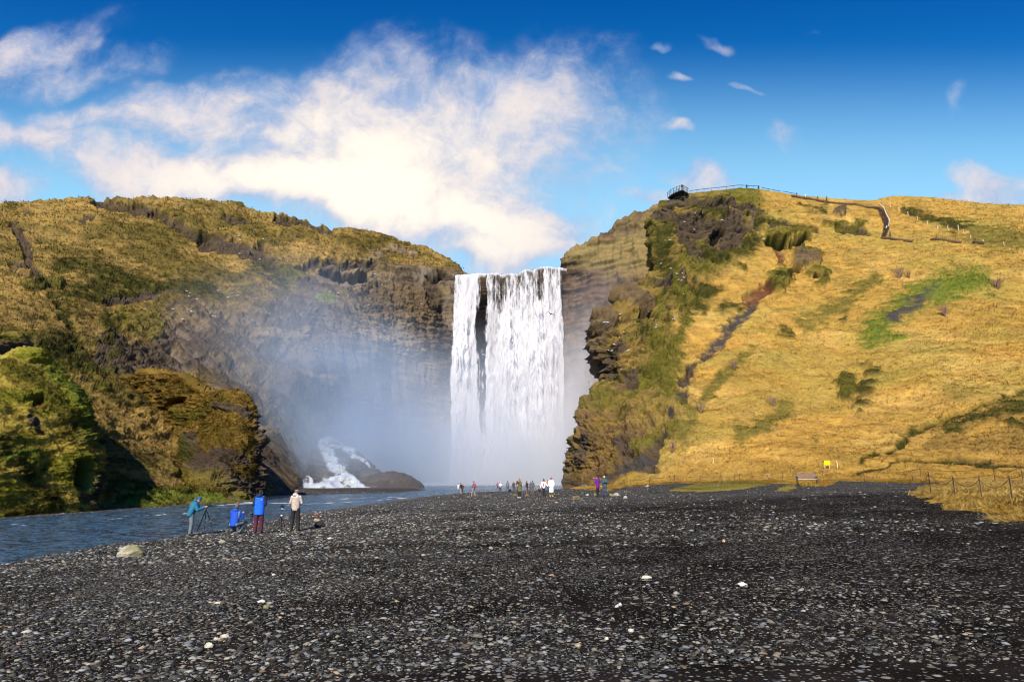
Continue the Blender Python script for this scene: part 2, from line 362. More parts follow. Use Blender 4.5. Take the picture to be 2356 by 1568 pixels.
c = T.mix(s1, soil, stc(r1, q1)); c = T.mix(s2, c, stc(r2, q2)); s4, r4, q4, d4 = stones(4.5, T.m('SUBTRACT', 1.0, T.m('MULTIPLY', at('far'), 0.45)), 0.42); c = T.mix(s4, c, stc(r4, q4))
c = T.mix(T.m('MULTIPLY', at('wet'), 0.75), c, T.mix(1.0, c, (.35, .33, .33), 'MULTIPLY'))
ga = T.ramp(at('grass'), 0.35, 0.65)
gn = T.noise(P, 5.0, 5, 0.7); gf = T.ramp(gn, 0.3, 0.7, 0.55, 1.35, False)
gc = T.v('MULTIPLY', T.n('ShaderNodeAttribute', attribute_name='Col').outputs['Color'], T.n('ShaderNodeCombineXYZ', i={0: gf, 1: gf, 2: gf}).outputs[0])
c = T.mix(ga, c, gc)
hgt = T.m('ADD', T.m('ADD', T.m('MULTIPLY', s1, 0.5), T.m('MULTIPLY', s2, 1.0)), T.m('ADD', T.m('MULTIPLY', s3, 0.15), T.m('MULTIPLY', big2, 0.6)))
bn = T.n('ShaderNodeBump', i={'Strength': 0.9, 'Distance': 0.035, 'Height': hgt}).outputs[0]
ro = T.m('SUBTRACT', 0.8, T.m('MULTIPLY', at('wet'), 0.45))
bs = T.n('ShaderNodeBsdfPrincipled', i={'Base Color': c, 'Roughness': ro, 'Specular IOR Level': T.m('MULTIPLY', at('wet'), 0.4), 'Normal': bn})
T.n('ShaderNodeOutputMaterial', i={'Surface': bs.outputs[0]}); M_gravel = m
tag(link('ground', me, M_gravel), kind='structure')

# ------------------------------------------------------------------ water surface
xs = np.linspace(-130, 40, 420); ysw = np.concatenate([np.linspace(-20, 14, 20), np.geomspace(15, 110, 500), np.linspace(111, 205, 60)])
WX, WY = np.meshgrid(xs, ysw); rip = fbm(np.stack([WX, WY, 0*WX], -1), 2.2, 1.0, oct=5, seed=31, rough=.65)*0.05+fbm(np.stack([WX, WY, 0*WX], -1), .7, .4, oct=3, seed=33)*0.02; WXw = WX+fbm(np.stack([WX, WY, 0*WX], -1), 5, 3, oct=3, seed=36)*2.0; WYw = WY+fbm(np.stack([WX, WY, 0*WX], -1), 5, 3, oct=3, seed=35)*1.3
foam = np.zeros(WX.shape)
for pl, wd in [([g2(520, 1161), g2(600, 1156), g2(650, 1157), g2(720, 1158), g2(820, 1153)], 0.8), ([g2(640, 1163), g2(760, 1157)], .5), ([g2(470, 1167), g2(545, 1165)], .5), ([g2(0, 1212), g2(90, 1206)], .45),
               ([g2(860, 1150), g2(960, 1143)], .6), ([g2(330, 1186), g2(440, 1180)], .4), ([g2(770, 1147), g2(900, 1142)], .5), ([g2(200, 1196), g2(280, 1193)], .3)]:
    foam = np.maximum(foam, np.exp(-(pdist(WXw, WYw, pl)/wd)**2))
foam = np.maximum(foam, ss(112, 150, WY)*0.95)
me = mesh_np('river', np.stack([WX, WY, WZ+rip*ss(8, 20, WY)], -1), gridF(*WX.shape), True, None, {'foam': foam})
m, T = newmat('river_water'); P = T.n('ShaderNodeNewGeometry').outputs['Position']
r1 = T.noise(T.v('MULTIPLY', P, (0.9, 1.9, 1)), 1.6, 6, 0.62, 0.6); r2 = T.noise(T.v('MULTIPLY', P, (1.0, 2.2, 1)), 5.5, 4, 0.6, 0.5)
bn = T.n('ShaderNodeBump', i={'Strength': 1.0, 'Distance': 0.6, 'Height': T.m('ADD', r1, T.m('MULTIPLY', r2, 0.3))}).outputs[0]
ripple_refl = T.mix(T.ramp(T.m('ADD', T.m('MULTIPLY', r1, .5), T.m('MULTIPLY', r2, .5)), 0.44, 0.58), (.004, .010, .018), (.07, .17, .30))  # dark and blue ripple reflections mixed into the base colour
gl_ = T.n('ShaderNodeBsdfPrincipled', i={'Base Color': ripple_refl, 'Roughness': 0.12, 'IOR': 1.33, 'Specular IOR Level': 0.6, 'Normal': bn})
fo = T.n('ShaderNodeBsdfPrincipled', i={'Base Color': (.75, .78, .82, 1), 'Roughness': 0.7, 'Normal': bn})
ff = T.ramp(T.m('ADD', T.m('MULTIPLY', at('foam'), 0.85), T.m('MULTIPLY', T.m('SUBTRACT', T.noise(T.v('MULTIPLY', P, (0.5, 1.6, 1)), 2.2, 7, 0.75), 0.5), 2.4)), 0.60, 0.90)
mx = T.n('ShaderNodeMixShader', i={0: ff, 1: gl_.outputs[0], 2: fo.outputs[0]})
T.n('ShaderNodeOutputMaterial', i={'Surface': mx.outputs[0]})
tag(link('river', me, m), kind='structure')

# ------------------------------------------------------------------ hills and cliffs
GOLD = np.array([.44, .262, .060]); GOLD2 = np.array([.53, .340, .095]); OLIVE = np.array([.155, .125, .028]); MOSS = np.array([.125, .112, .020])
GREEN = np.array([.125, .150, .022]); DMOSS = np.array([.050, .048, .012]); ROCK = np.array([.120, .083, .046]); DROCK = np.array([.040, .029, .020]); DIRT = np.array([.125, .052, .026]); SCREE = np.array([.055, .048, .046])
BVH = {}
def mass(name, sil, far, crest, foot, ctrl, nu, nv, shade, rnd=4.0, wrap=True, back=60, upow=1.0):
    D = tps(ctrl); cf, ff_ = lin(crest), lin(foot)
    y0, y1 = sil[0][1], sil[-1][1]; sx = lambda v: np.interp(v, [(y0-b)/(y0-y1) for a, b in sil], [a for a, b in sil])
    v = np.linspace(0, 1, nv)[:, None]; u = (np.linspace(0, 1, nu)**upow)[None]
    x = sx(v)*(1-u)+far*u; xb = sx(0)*(1-u)+far*u; xt = sx(1)*(1-u)+far*u
    y = ff_(xb)*(1-v)+cf(xt)*v
    Y = D(x, y)
    dm = np.abs(x-sx(v))*Y/FPX
    if rnd: Y = Y+rnd*0.9*np.clip(1-dm/rnd, 0, 1)**2
    P = pixY(x, y, Y); x = x+0*P[..., 0]; y = y+0*P[..., 0]
    if wrap:                      # the flank carries on round the corner, away from the camera
        tt = np.array([0.4, 1, 2, 3.5, 5.5, 8, 12, 18, 26, 60])[::-1]*back/60
        inn = 1.0 if far > sx(0.5) else -1.0
        ext = [P[:, :1]+np.array([inn*t*0.16, t, 0.0])+(P[:, :1]-CAM)*np.array([1, 0, 0])*(t/P[:, :1, 1:2]) for t in tt]
        P = np.concatenate(ext+[P], 1); k = len(tt)
        x = np.concatenate([np.repeat(x[:, :1], k, 1), x], 1); y = np.concatenate([np.repeat(y[:, :1], k, 1), y], 1)
    top = P[-1:]; hd = (top-CAM)*np.array([1, 1, 0]); hd /= np.linalg.norm(hd, axis=-1, keepdims=True)
    rows = [top+hd*t+np.array([0, 0, zz]) for t, zz in ((0.6, .12), (1.5, .2), (3, .25), (5.5, -.3), (7.9, -2), (back, -6))]
    low = P[:1]; lrows = [low+np.array([0, -.2, -t]) for t in (4.0, 1.5, 0.5)]
    P = np.concatenate(lrows+[P]+rows, 0)
    x = np.concatenate([np.repeat(x[:1], 3, 0), x, np.repeat(x[-1:], 6, 0)], 0); y = np.concatenate([np.repeat(y[:1], 3, 0), y, np.repeat(y[-1:], 6, 0)], 0)
    def normals(P):
        du = np.gradient(P, axis=1); dv = np.gradient(P, axis=0); n = np.cross(du, dv); n /= np.linalg.norm(n, axis=-1, keepdims=True)+1e-9
        return n*np.where((n*(CAM-P)).sum(-1, keepdims=True)[P.shape[0]//2, P.shape[1]//2] < 0, -1, 1)
    N = normals(P)
    disp, C, gm = shade(P, N, x, y)
    P = P+N*disp[..., None]
    me = mesh_np(name, P, gridF(*x.shape), True, C)
    o = tag(link(name, me, M_hill), kind='structure')
    F = gridF(*x.shape); BVH[name+str(len(BVH))] = (BVHTree.FromPolygons(P.reshape(-1, 3).tolist(), F.tolist()), P)
    return dict(P=P, N=normals(P), x=x, y=y, C=C, gm=gm, obj=o)
def feats(P, x, y, L, seed=0):
    """each feature: (kind, polyline, half width in px, vertical squash, push in metres)"""
    wx = x+fbm(P, 5, oct=3, seed=seed+40)*9+fbm(P, 1.6, oct=2, seed=seed+42)*4; wy = y+fbm(P, 5, oct=3, seed=seed+50)*7+fbm(P, 1.6, oct=2, seed=seed+52)*4
    out = []
    L = [(k_, p_, r_*1.3, q_, u_*1.7) if k_ == 'cave' else (k_, p_, r_, q_, u_) for k_, p_, r_, q_, u_ in L]
    soft = fbm(P, 3.4, 3.4, 1.0, oct=5, seed=seed+70, rough=.7)
    for kind, pl, r, sq, push in L:
        d = pdist(wx, wy, pl, sq)/r
        out.append((kind, ss(1.25, 0.7, d) if kind in ('cave', 'crag', 'rock', 'dirt', 'ice') else ss(1.6, 0.4, d+soft*1.15), push))
    return out
FC = {'rock': ROCK*.85, 'umber': np.array([.25, .155, .042]), 'crag': DROCK*1.6, 'cave': DROCK*.5, 'moss': MOSS*.8, 'bump': MOSS, 'dirt': DIRT, 'green': GREEN, 'scree': SCREE, 'dark': DMOSS, 'olive': OLIVE, 'gold': GOLD, 'ice': np.array([.50, .54, .60]), 'buff': np.array([.24, .175, .105])}  # cave colour darkened past the rock to paint shade inside the hollows
def apply_feats(P, x, y, disp, C, rk, L, seed=0):
    rough = fbm(P, 2.0, 2.0, 1.3, oct=6, seed=seed+60, ridge=True, rough=.62); lay = fbm(P, 7, 7, .9, oct=5, seed=seed+64, rough=.6); lay = np.tanh(lay*6)
    gr = 1-rk
    for kind, wgt, push in feats(P, x, y, L, seed):
        if kind in ('rock', 'crag', 'cave'):
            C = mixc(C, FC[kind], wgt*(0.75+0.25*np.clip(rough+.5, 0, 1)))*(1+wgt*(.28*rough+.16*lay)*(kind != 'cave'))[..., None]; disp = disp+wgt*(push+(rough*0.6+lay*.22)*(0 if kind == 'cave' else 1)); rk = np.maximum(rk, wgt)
        elif kind == 'tint': pass
        else:
            C = mixc(C, FC[kind], wgt*np.clip(.75+.4*rough, 0.2, 1)); disp = disp+wgt*push*.65+(wgt*rough*.22)
            if kind in ('scree', 'dirt', 'ice'): rk = np.maximum(rk, wgt*0.95)
        gr = gr*(1-wgt*(kind in ('rock', 'crag', 'cave', 'scree', 'dirt', 'ice')))
    return disp, C, rk, gr
def tussock(P, s=1.0, seed=0):
    a = fbm(P, 3.2*s, 3.2*s, .95*s, oct=4, seed=seed+1, rough=.58, ridge=True); b = fbm(P, 9*s, 9*s, 5*s, oct=3, seed=seed+2)
    return a, b

# --- the long left hill with the shaded amphitheatre wall
def shade_left(P, N, x, y):
    a, b = tussock(P, 1.0, 1); big = fbm(P, 22, 22, 16, oct=3, seed=7)
    yb = lin([(-400, 1500), (230, 1300), (250, 900), (330, 800), (390, 705), (450, 690), (560, 705), (640, 690), (700, 640), (740, 612), (850, 600), (960, 604), (1065, 636)])
    yy_ = y+fbm(P, 7, oct=3, seed=11)*16; wall = ss(-14, 16, yy_-yb(x))
    wall = wall*ss(250, 400, x+fbm(P, 9, oct=2, seed=12)*25)*(1-ss(835, 880, y)*ss(530, 450, x))
    vert = fbm(P, 3.6, 3.6, 13, oct=6, seed=13, ridge=True, rough=.62); strata = fbm(P, 14, 14, 1.8, oct=5, seed=14, ridge=True, rough=.65); dash = fbm(P, 5, 5, .55, oct=4, seed=18, rough=.6)
    base = mixc(np.zeros(P.shape)+np.array([.265, .178, .056]), np.array([.135, .100, .028]), ss(-.15, .55, b+.25*a))
    base = mixc(base, np.array([.36, .235, .070]), ss(.2, .8, fbm(P, 16, 16, 10, oct=3, seed=17))*.7)
    base = mixc(base, DMOSS*1.15, ss(-.3, -.8, a)*.7); base = mixc(base, DMOSS*1.3, ss(.2, .7, dash)*.6)
    rockc = mixc(np.zeros(P.shape)+np.array([.155, .118, .085]), DROCK*1.9, ss(-.1, .6, vert)); rockc = mixc(rockc, np.array([.17, .135, .10]), ss(.25, .8, strata)*.8*ss(680, 760, x))
    rockc = mixc(rockc, np.array([.20, .145, .07]), ss(.0, .5, fbm(P, 6, 6, 5, oct=6, seed=19, rough=.65))*.65)
    rockc = mixc(rockc, DROCK*1.2, ss(.15, .6, fbm(P, 2.6, 2.6, 22, oct=5, seed=20, rough=.6))*.75)
    C = mixc(base, rockc, wall)
    disp = (1-wall)*(0.55*a+0.7*b-.35*np.clip(dash, 0, 1))+wall*(.75*vert+0.4*strata*ss(620, 760, x)+0.8*b)+big*1.2
    L = [('crag', [(225, 476), (290, 480), (350, 494)], 14, 1, -2.0), ('crag', [(350, 494), (400, 520), (470, 548)], 13, 1, -2.2), ('crag', [(470, 548), (540, 562), (590, 590)], 18, 1, -1.6),
         ('crag', [(600, 575), (625, 610)], 18, 1, -1.6), ('crag', [(520, 505), (560, 520)], 9, 1, -1), ('crag', [(640, 505), (700, 515), (760, 528)], 9, 1, -1.4), ('dark', [(600, 600), (660, 650)], 22, 1, -.6),
         ('cave', [(745, 632), (800, 642), (840, 640)], 9, 1, -2.2), ('crag', [(690, 612), (780, 608), (860, 612)], 8, 1, -2.0), ('bump', [(660, 630), (680, 640)], 14, 1, 1.5), ('buff', [(820, 640), (840, 660)], 14, 1, 1.0),
         ('crag', [(30, 520), (55, 560), (70, 600)], 11, 1, -1.4), ('crag', [(30, 615), (70, 618), (90, 640)], 17, 1, -1.2), ('dark', [(60, 660), (120, 655), (140, 668)], 12, 1, -.2), ('olive', [(60, 652), (135, 650)], 8, 1, 1.0),
         ('crag', [(185, 520), (215, 515)], 6, 1, -1), ('crag', [(60, 487), (70, 493)], 7, 1, -.8), ('dark', [(140, 610), (230, 620), (300, 650), (370, 660)], 20, 1, -.3), ('dark', [(150, 680), (300, 670), (480, 655)], 20, 1, -.3),
         ('crag', [(250, 690), (310, 680), (400, 670)], 9, 1, -.9), ('dark', [(105, 790), (190, 800), (240, 850)], 12, 1, -1.0), ('dark', [(95, 640), (150, 740), (200, 850)], 10, 1, -1.0),
         ('crag', [(250, 800), (310, 830), (360, 850)], 36, 1, -.4), ('dark', [(240, 740), (260, 820)], 16, 1, .2), ('olive', [(290, 730), (350, 760)], 24, 1, 1.0), ('moss', [(0, 770), (120, 830), (240, 900)], 16, 1, 0),
         ('buff', [(600, 760), (700, 770)], 12, 1, .8), ('buff', [(830, 770), (960, 800)], 13, 1, .9), ('buff', [(850, 700), (960, 760)], 8, 1, .7), ('buff', [(700, 860), (760, 880)], 8, 1, .6), ('rock', [(860, 690), (960, 700), (1000, 780)], 40, 1, .3),
         ('green', [(735, 690), (760, 700)], 10, 1, 0), ('crag', [(990, 660), (1010, 700), (1020, 800), (1020, 900)], 16, 1, -1), ('cave', [(985, 640), (1040, 650)], 7, 1, -1.5), ('buff', [(860, 590), (900, 570), (940, 590)], 10, 1, .5),
         ('moss', [(240, 1130), (420, 1120), (600, 1140)], 26, 1, 0), ('green', [(240, 1160), (500, 1146)], 13, 1, .1), ('cave', [(195, 1100), (205, 1120)], 8, 1, -.5)]
    disp, C, rk, gr = apply_feats(P, x, y, disp, C, wall, L, 100)
    disp = disp*ss(1180, 1150, y)*np.where(y > 1000, .6, 1)
    return disp, C, gr
fl = [(px, py_at(Y, z)) for px, Y, z in [(-400, 30, -.5), (0, 43, -.5), (240, 51.5, -.5), (500, 61, -.5), (600, 69, -.5), (650, 92, -.3), (720, 122, -.5), (900, 150, -.5), (1082, 190, -.5)]]
fc = [(px, py, Y) for (px, py), Y in zip(fl, (30, 43, 51.5, 61, 69, 92, 122, 150, 190))]
LC = fc+[(600, 900, 124), (720, 900, 138), (900, 900, 166), (1040, 900, 186), (450, 700, 132), (600, 690, 143), (720, 660, 158), (850, 640, 174), (1040, 660, 188), (0, 477, 150), (-400, 500, 120), (330, 458, 166), (550, 470, 176), (680, 500, 182), (840, 523, 190), (960, 575, 198), (1065, 628, 194),
         (0, 800, 80), (200, 800, 96), (400, 800, 118), (0, 650, 108), (200, 650, 122), (350, 600, 142), (200, 550, 140), (-400, 800, 62), (300, 1000, 68), (262, 1100, 56), (252, 920, 76), (400, 960, 84), (500, 1040, 82), (120, 1000, 55), (500, 850, 120), (620, 1060, 104), (560, 560, 162), (1000, 1060, 180), (800, 1060, 148)]
LEFT = mass('hill', [(1082, fl[-1][1]), (1080, 900), (1072, 632)], -420, [(-420, 500), (0, 477), (60, 474), (230, 462), (330, 458), (440, 463), (550, 469), (580, 483), (600, 490), (650, 492), (680, 500), (760, 520), (800, 524), (840, 523), (900, 547), (945, 563), (985, 570), (1020, 595), (1050, 617), (1072, 633)], fl, LC, 1000, 520, shade_left, rnd=3, upow=1.0)
# --- the wall behind and to the right of the falls
def shade_back(P, N, x, y):
    vert = fbm(P, 4, 4, 11, oct=6, seed=23, ridge=True, rough=.62); b = fbm(P, 9, oct=5, seed=24)
    C = mixc(np.zeros(P.shape)+np.array([.125, .088, .060]), DROCK*1.4, ss(-.1, .6, vert)); strata = fbm(P, 12, 12, 1.6, oct=3, seed=25, ridge=True)
    C = mixc(C, np.array([.17, .10, .06]), ss(0.1, .7, strata)*.6); C = mixc(C, DROCK, ss(.2, .7, fbm(P, 3, 3, 2, oct=5, seed=27, rough=.65))*.6)
    g = ss(30, -30, y-lin([(1290, 600), (1400, 640), (1520, 640)])(x)+b*18)*ss(1294, 1310, x); C = mixc(C, np.array([.22, .165, .07]), g*ss(-.4, .4, b+.4))
    lit = ss(1100, 1200, x)
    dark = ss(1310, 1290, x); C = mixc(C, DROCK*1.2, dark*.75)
    disp = 1.0*vert+.7*strata+.5*b
    return disp*np.where((x < 1296) & (y < 660), .25, 1), C, 0*g
BC = [(x_, 1118, Y_) for x_, Y_ in ((1000, 190), (1160, 189), (1290, 186), (1400, 165), (1640, 130))]+[(1000, 632, 191), (1160, 634, 190), (1290, 619, 188), (1300, 605, 187), (1400, 530, 182), (1510, 475, 176), (1640, 470, 172), (1290, 850, 187), (1400, 850, 171), (1640, 850, 140)]
BACK = mass('cliff', [(1000, 1122), (1000, 634)], 1640, [(1000, 636), (1062, 634), (1175, 633), (1225, 622), (1289, 619), (1293, 608), (1310, 592), (1325, 575), (1345, 568), (1400, 531), (1440, 502), (1475, 488), (1515, 476), (1640, 470)], [(1000, 1122), (1640, 1122)], BC, 300, 260, shade_back, rnd=0, wrap=False)

# --- the golden hill on the right
def shade_right(P, N, x, y):
    a, b = tussock(P, .9, 31); big = fbm(P, 18, 18, 14, oct=3, seed=37); fine = fbm(P, 1.6, 1.6, .8, oct=3, seed=38)
    C = mixc(np.zeros(P.shape)+GOLD, GOLD2, ss(0, .8, fbm(P, 12, 12, 7, oct=4, seed=39))); C = mixc(C, OLIVE*1.5, ss(.15, .8, b)*.6)
    C = mixc(C, OLIVE, ss(-.35, -.8, a)*.55*ss(800, 600, y))
    dash = fbm(P, 4.5, 4.5, .6, oct=4, seed=32, rough=.6); hi_ = ss(860, 600, y); C = mixc(C, np.array([.16, .12, .03]), ss(.18, .65, dash)*(.06+.6*hi_)); C = mixc(C, np.array([.33, .215, .06]), hi_*.35)
    strk = fbm(np.stack([P[..., 0]+.5*P[..., 1], P[..., 1]*.3, P[..., 2]*.25], -1), 2.2, oct=4, seed=34, rough=.6); C = C*(1+.22*strk[..., None]); C = mixc(C, np.array([.36, .225, .05]), ss(-.1, .7, fbm(P, 30, 30, 14, oct=3, seed=47))*.55); C = mixc(C, np.array([.30, .25, .06]), ss(.1, .7, fbm(P, 20, 20, 9, oct=4, seed=46))*.45)
    # craggy, mossier nose and cliff band
    cr = ss(40, -30, x-lin([(430, 1740), (560, 1760), (640, 1640), (700, 1600), (760, 1560), (880, 1570), (1000, 1570), (1060, 1480), (1120, 1380)])(y)+fbm(P, 8, oct=3, seed=41)*26)
    n5 = fbm(P, 3, 3, 1.3, oct=5, seed=48, rough=.66); C = mixc(C, np.array([.185, .128, .036]), cr*.85); C = mixc(C, DMOSS*1.1, cr*ss(.0, .42, n5)*.85); C = mixc(C, MOSS, cr*ss(.0, .6, fbm(P, 6, 6, 4, oct=3, seed=43))*.85); C = mixc(C, DMOSS, cr*ss(.05, -.5, a)*.95); rg3 = fbm(P, 5, 5, 3, oct=5, seed=35, ridge=True, rough=.6); C = mixc(C, np.array([.075, .052, .034]), cr*ss(-.1, -.55, rg3)*.9)
    low = cr*ss(900, 1010, y)*ss(1500, 1400, x); C = mixc(C, np.array([.17, .10, .038]), low*.55)
    nose = ss(1520, 1440, x)*ss(700, 760, y); C = mixc(C, np.array([.12, .075, .04]), nose*ss(-.1, .5, fbm(P, 3, 3, 2, oct=3, seed=44))*.7)
    iso = fbm(P, 2.4, 2.4, 2.4, oct=4, seed=49, rough=.6); lo_ = ss(560, 760, y)*(1-cr); disp = .22*a*(1+2.0*cr)*(1-.75*lo_)+.16*iso*lo_+.45*b*(1+.9*cr)+big*.9*(.5+cr)+fine*.05+cr*(rg3*1.1-n5*.6)-.2*np.clip(dash, 0, 1)*hi_
    # smooth swale lines low on the right
    L = [('crag', [(1520, 500), (1560, 525), (1600, 515)], 20, 1, -.9), ('dark', [(1530, 545), (1510, 600), (1530, 640)], 20, 1, -.2), ('dark', [(1620, 600), (1700, 585), (1740, 560)], 14, 1, -.2), ('crag', [(1700, 545), (1745, 515)], 12, 1, -.8), ('dark', [(1600, 490), (1700, 505)], 14, 1, .2), ('crag', [(1500, 680), (1530, 660)], 9, 1, -.7), ('dark', [(1520, 700), (1620, 710)], 9, 1, .2), ('crag', [(1545, 470), (1600, 468), (1660, 478)], 13, 1, -2.0), ('crag', [(1530, 480), (1570, 478)], 10, 1, -1.6), ('rock', [(1690, 490), (1700, 520)], 14, 1, -.6), ('rock', [(1735, 490), (1722, 520)], 8, 1, -.4), ('crag', [(1600, 540), (1660, 545), (1690, 520)], 26, 1, -1.4),
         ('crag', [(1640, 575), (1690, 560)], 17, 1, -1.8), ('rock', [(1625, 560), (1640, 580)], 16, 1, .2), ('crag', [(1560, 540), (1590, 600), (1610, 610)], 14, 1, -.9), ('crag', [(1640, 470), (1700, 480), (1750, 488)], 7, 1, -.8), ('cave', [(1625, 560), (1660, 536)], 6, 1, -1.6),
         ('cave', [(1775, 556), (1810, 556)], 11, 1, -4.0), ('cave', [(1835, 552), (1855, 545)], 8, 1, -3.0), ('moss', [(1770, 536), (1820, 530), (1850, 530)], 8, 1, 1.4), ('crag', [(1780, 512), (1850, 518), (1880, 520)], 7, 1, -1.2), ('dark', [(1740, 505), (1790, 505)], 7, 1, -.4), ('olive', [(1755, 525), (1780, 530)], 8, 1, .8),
         ('crag', [(1930, 522), (1965, 528), (1990, 530)], 9, 1, -1.8), ('moss', [(1900, 512), (2000, 518)], 6, 1, .5), ('dirt', [(1790, 580), (1800, 600)], 8, 1, -.8), ('rock', [(1838, 592), (1850, 600), (1876, 602)], 13, 1, 1.1), ('cave', [(1820, 615), (1840, 617)], 5, 1, -1.5), ('moss', [(1825, 582), (1890, 582)], 7, 1, 1.6),
         ('bump', [(1785, 625), (1800, 622)], 11, 1, 1.4), ('bump', [(1780, 645), (1810, 648)], 9, 1, 1.5), ('dark', [(1770, 638), (1820, 640)], 4, 1, -.6), ('bump', [(1790, 665), (1800, 662)], 12, 1, 1.6), ('dark', [(1770, 655), (1815, 672)], 4, 1, -.7), ('moss', [(1865, 628), (1905, 632)], 10, 1, 1.3), ('cave', [(1875, 642), (1900, 640)], 4, 1, -1), ('moss', [(1885, 655), (1900, 652)], 9, 1, 1.2),
         ('dirt', [(1765, 662), (1740, 680), (1725, 690)], 17, 1, -1.6), ('scree', [(1730, 700), (1700, 735), (1690, 740)], 12, 1, -1.1), ('scree', [(1690, 740), (1650, 790), (1620, 815)], 9, 1, -1.2), ('scree', [(1620, 815), (1590, 850), (1575, 890), (1562, 930)], 10, 1, -1.2), ('crag', [(1600, 830), (1572, 880)], 9, 1, -.8), ('dark', [(1660, 705), (1700, 705)], 10, 1, .4),
         ('moss', [(1700, 617), (1715, 617)], 8, 1, .9), ('dark', [(1800, 765), (1815, 768)], 11, 1, .7), ('dark', [(1935, 737), (1945, 733)], 6, 1, .4), ('dark', [(2000, 855), (2015, 862)], 12, 1, 1.0), ('dark', [(1950, 885), (1970, 910), (2005, 905), (1975, 935)], 14, 1, 1.0), ('moss', [(1940, 890), (1960, 900)], 12, 1, .6),
         ('green', [(2010, 780), (2060, 720), (2150, 660), (2260, 645)], 26, 1, .4), ('scree', [(2060, 740), (2110, 700), (2150, 670)], 13, 1, 0), ('green', [(2150, 690), (2240, 650)], 20, 1, .4), ('green', [(2010, 775), (2080, 785)], 12, 1, .3), ('olive', [(1620, 920), (1660, 870), (1720, 820)], 12, 1, 0), ('olive', [(1700, 1000), (1820, 930)], 14, 1, 0), ('olive', [(1850, 750), (1950, 700), (2010, 640)], 16, 1, 0),
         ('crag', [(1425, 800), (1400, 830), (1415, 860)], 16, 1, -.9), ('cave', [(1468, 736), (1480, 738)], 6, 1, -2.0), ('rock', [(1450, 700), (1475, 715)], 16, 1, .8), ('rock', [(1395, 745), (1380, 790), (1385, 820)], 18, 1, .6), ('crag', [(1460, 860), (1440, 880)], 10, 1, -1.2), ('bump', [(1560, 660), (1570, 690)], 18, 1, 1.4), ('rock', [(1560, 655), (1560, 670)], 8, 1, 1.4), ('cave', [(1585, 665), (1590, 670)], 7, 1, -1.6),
         ('dark', [(1600, 680), (1650, 670)], 12, 1, .5), ('bump', [(1580, 620), (1620, 630)], 16, 1, .8), ('crag', [(1350, 1000), (1340, 1060)], 12, 1, -.3), ('crag', [(1425, 1015), (1450, 1060), (1500, 1080)], 15, 1, -.3), ('crag', [(1530, 990), (1500, 1040), (1490, 1085)], 10, 1, -1.3), ('scree', [(1550, 960), (1520, 1000)], 6, 1, -.6), ('crag', [(1560, 900), (1575, 940)], 7, 1, -.6),
         ('olive', [(1600, 960), (1570, 1010)], 18, 1, .3), ('scree', [(1500, 1052), (1440, 1080), (1400, 1098)], 6, 1, -.5), ('crag', [(1300, 1105), (1330, 1112)], 9, 1, -.6), ('moss', [(1500, 780), (1530, 830), (1540, 900)], 26, 1, .3), ('moss', [(1590, 740), (1500, 860)], 12, 1, .3),
         ('dark', [(2100, 980), (2060, 1020), (2040, 1040)], 8, 1, -.7), ('dark', [(2010, 1040), (1990, 1060)], 6, 1, -.5), ('dark', [(2060, 1062), (2150, 1060), (2200, 1058), (2356, 1066), (2600, 1070)], 7, 1, -.9), ('dark', [(2060, 1070), (1960, 1086)], 3, 1, -.3), ('dark', [(2400, 870), (2356, 896), (2290, 925), (2220, 945), (2150, 965), (2100, 985), (2065, 1020)], 7, 1, -1.2), ('umber', [(2200, 985), (2356, 955)], 20, 1, .1), ('umber', [(2150, 1015), (2300, 1020), (2500, 1020)], 22, 1, .1), ('dark', [(2330, 990), (2420, 990)], 14, 1, .1), ('dark', [(2180, 990), (2300, 960)], 10, 1, 0), ('dark', [(2330, 940), (2420, 960)], 26, 1, .2),
         ('dark', [(2085, 480), (2150, 505), (2230, 530)], 10, 1, -.5), ('olive', [(2250, 545), (2380, 560)], 22, 1, .3), ('dark', [(1870, 1010), (1880, 1012)], 5, 1, .2), ('dark', [(1840, 470), (1900, 480)], 6, 1, .2), ('crag', [(1930, 486), (1945, 488)], 6, 1, .6)]
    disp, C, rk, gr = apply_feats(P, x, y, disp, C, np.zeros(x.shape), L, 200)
    disp = disp*np.where(y > 1040, np.clip((1112-y)/70, .15, 1), 1); cy_ = lin([(1510, 466), (1585, 446), (1700, 434), (1790, 442), (1890, 454), (2010, 461), (2050, 451), (2150, 454), (2290, 470), (2800, 490)])(x); disp = disp*(.12+.88*ss(2, 34, y-cy_))
    return disp, C, gr*(1-.7*cr)
fr = [(1298, 112, .2), (1400, 100, .75), (1560, 86, 1.3), (1700, 78, 1.6), (1900, 72, 1.75), (2100, 68, 1.75), (2356, 64, 1.75), (2800, 58, 1.8)]
frp = [(px, py_at(Y, z)) for px, Y, z in fr]
RC = [(px, py, Y) for (px, py), (_, Y, z) in zip(frp, fr)]+[(1310, 1010, 113), (1370, 930, 116), (1405, 870, 121), (1380, 800, 122), (1372, 760, 125), (1450, 690, 136), (1500, 600, 148), (1510, 480, 164), (1560, 1000, 98), (1560, 900, 111), (1600, 760, 131), (1560, 600, 151), (1560, 460, 162), (1700, 440, 166), (1800, 600, 150), (1900, 560, 156),
      (1900, 800, 122), (1900, 950, 98), (1900, 1040, 82), (2200, 1040, 75), (2200, 950, 88), (2200, 800, 111), (2200, 600, 142), (2200, 500, 160), (2356, 473, 166), (2356, 800, 106), (2356, 950, 84), (2800, 480, 160), (2800, 800, 92), (1900, 455, 168), (1450, 1000, 105), (1650, 640, 146), (1700, 900, 108), (1700, 1040, 87)]
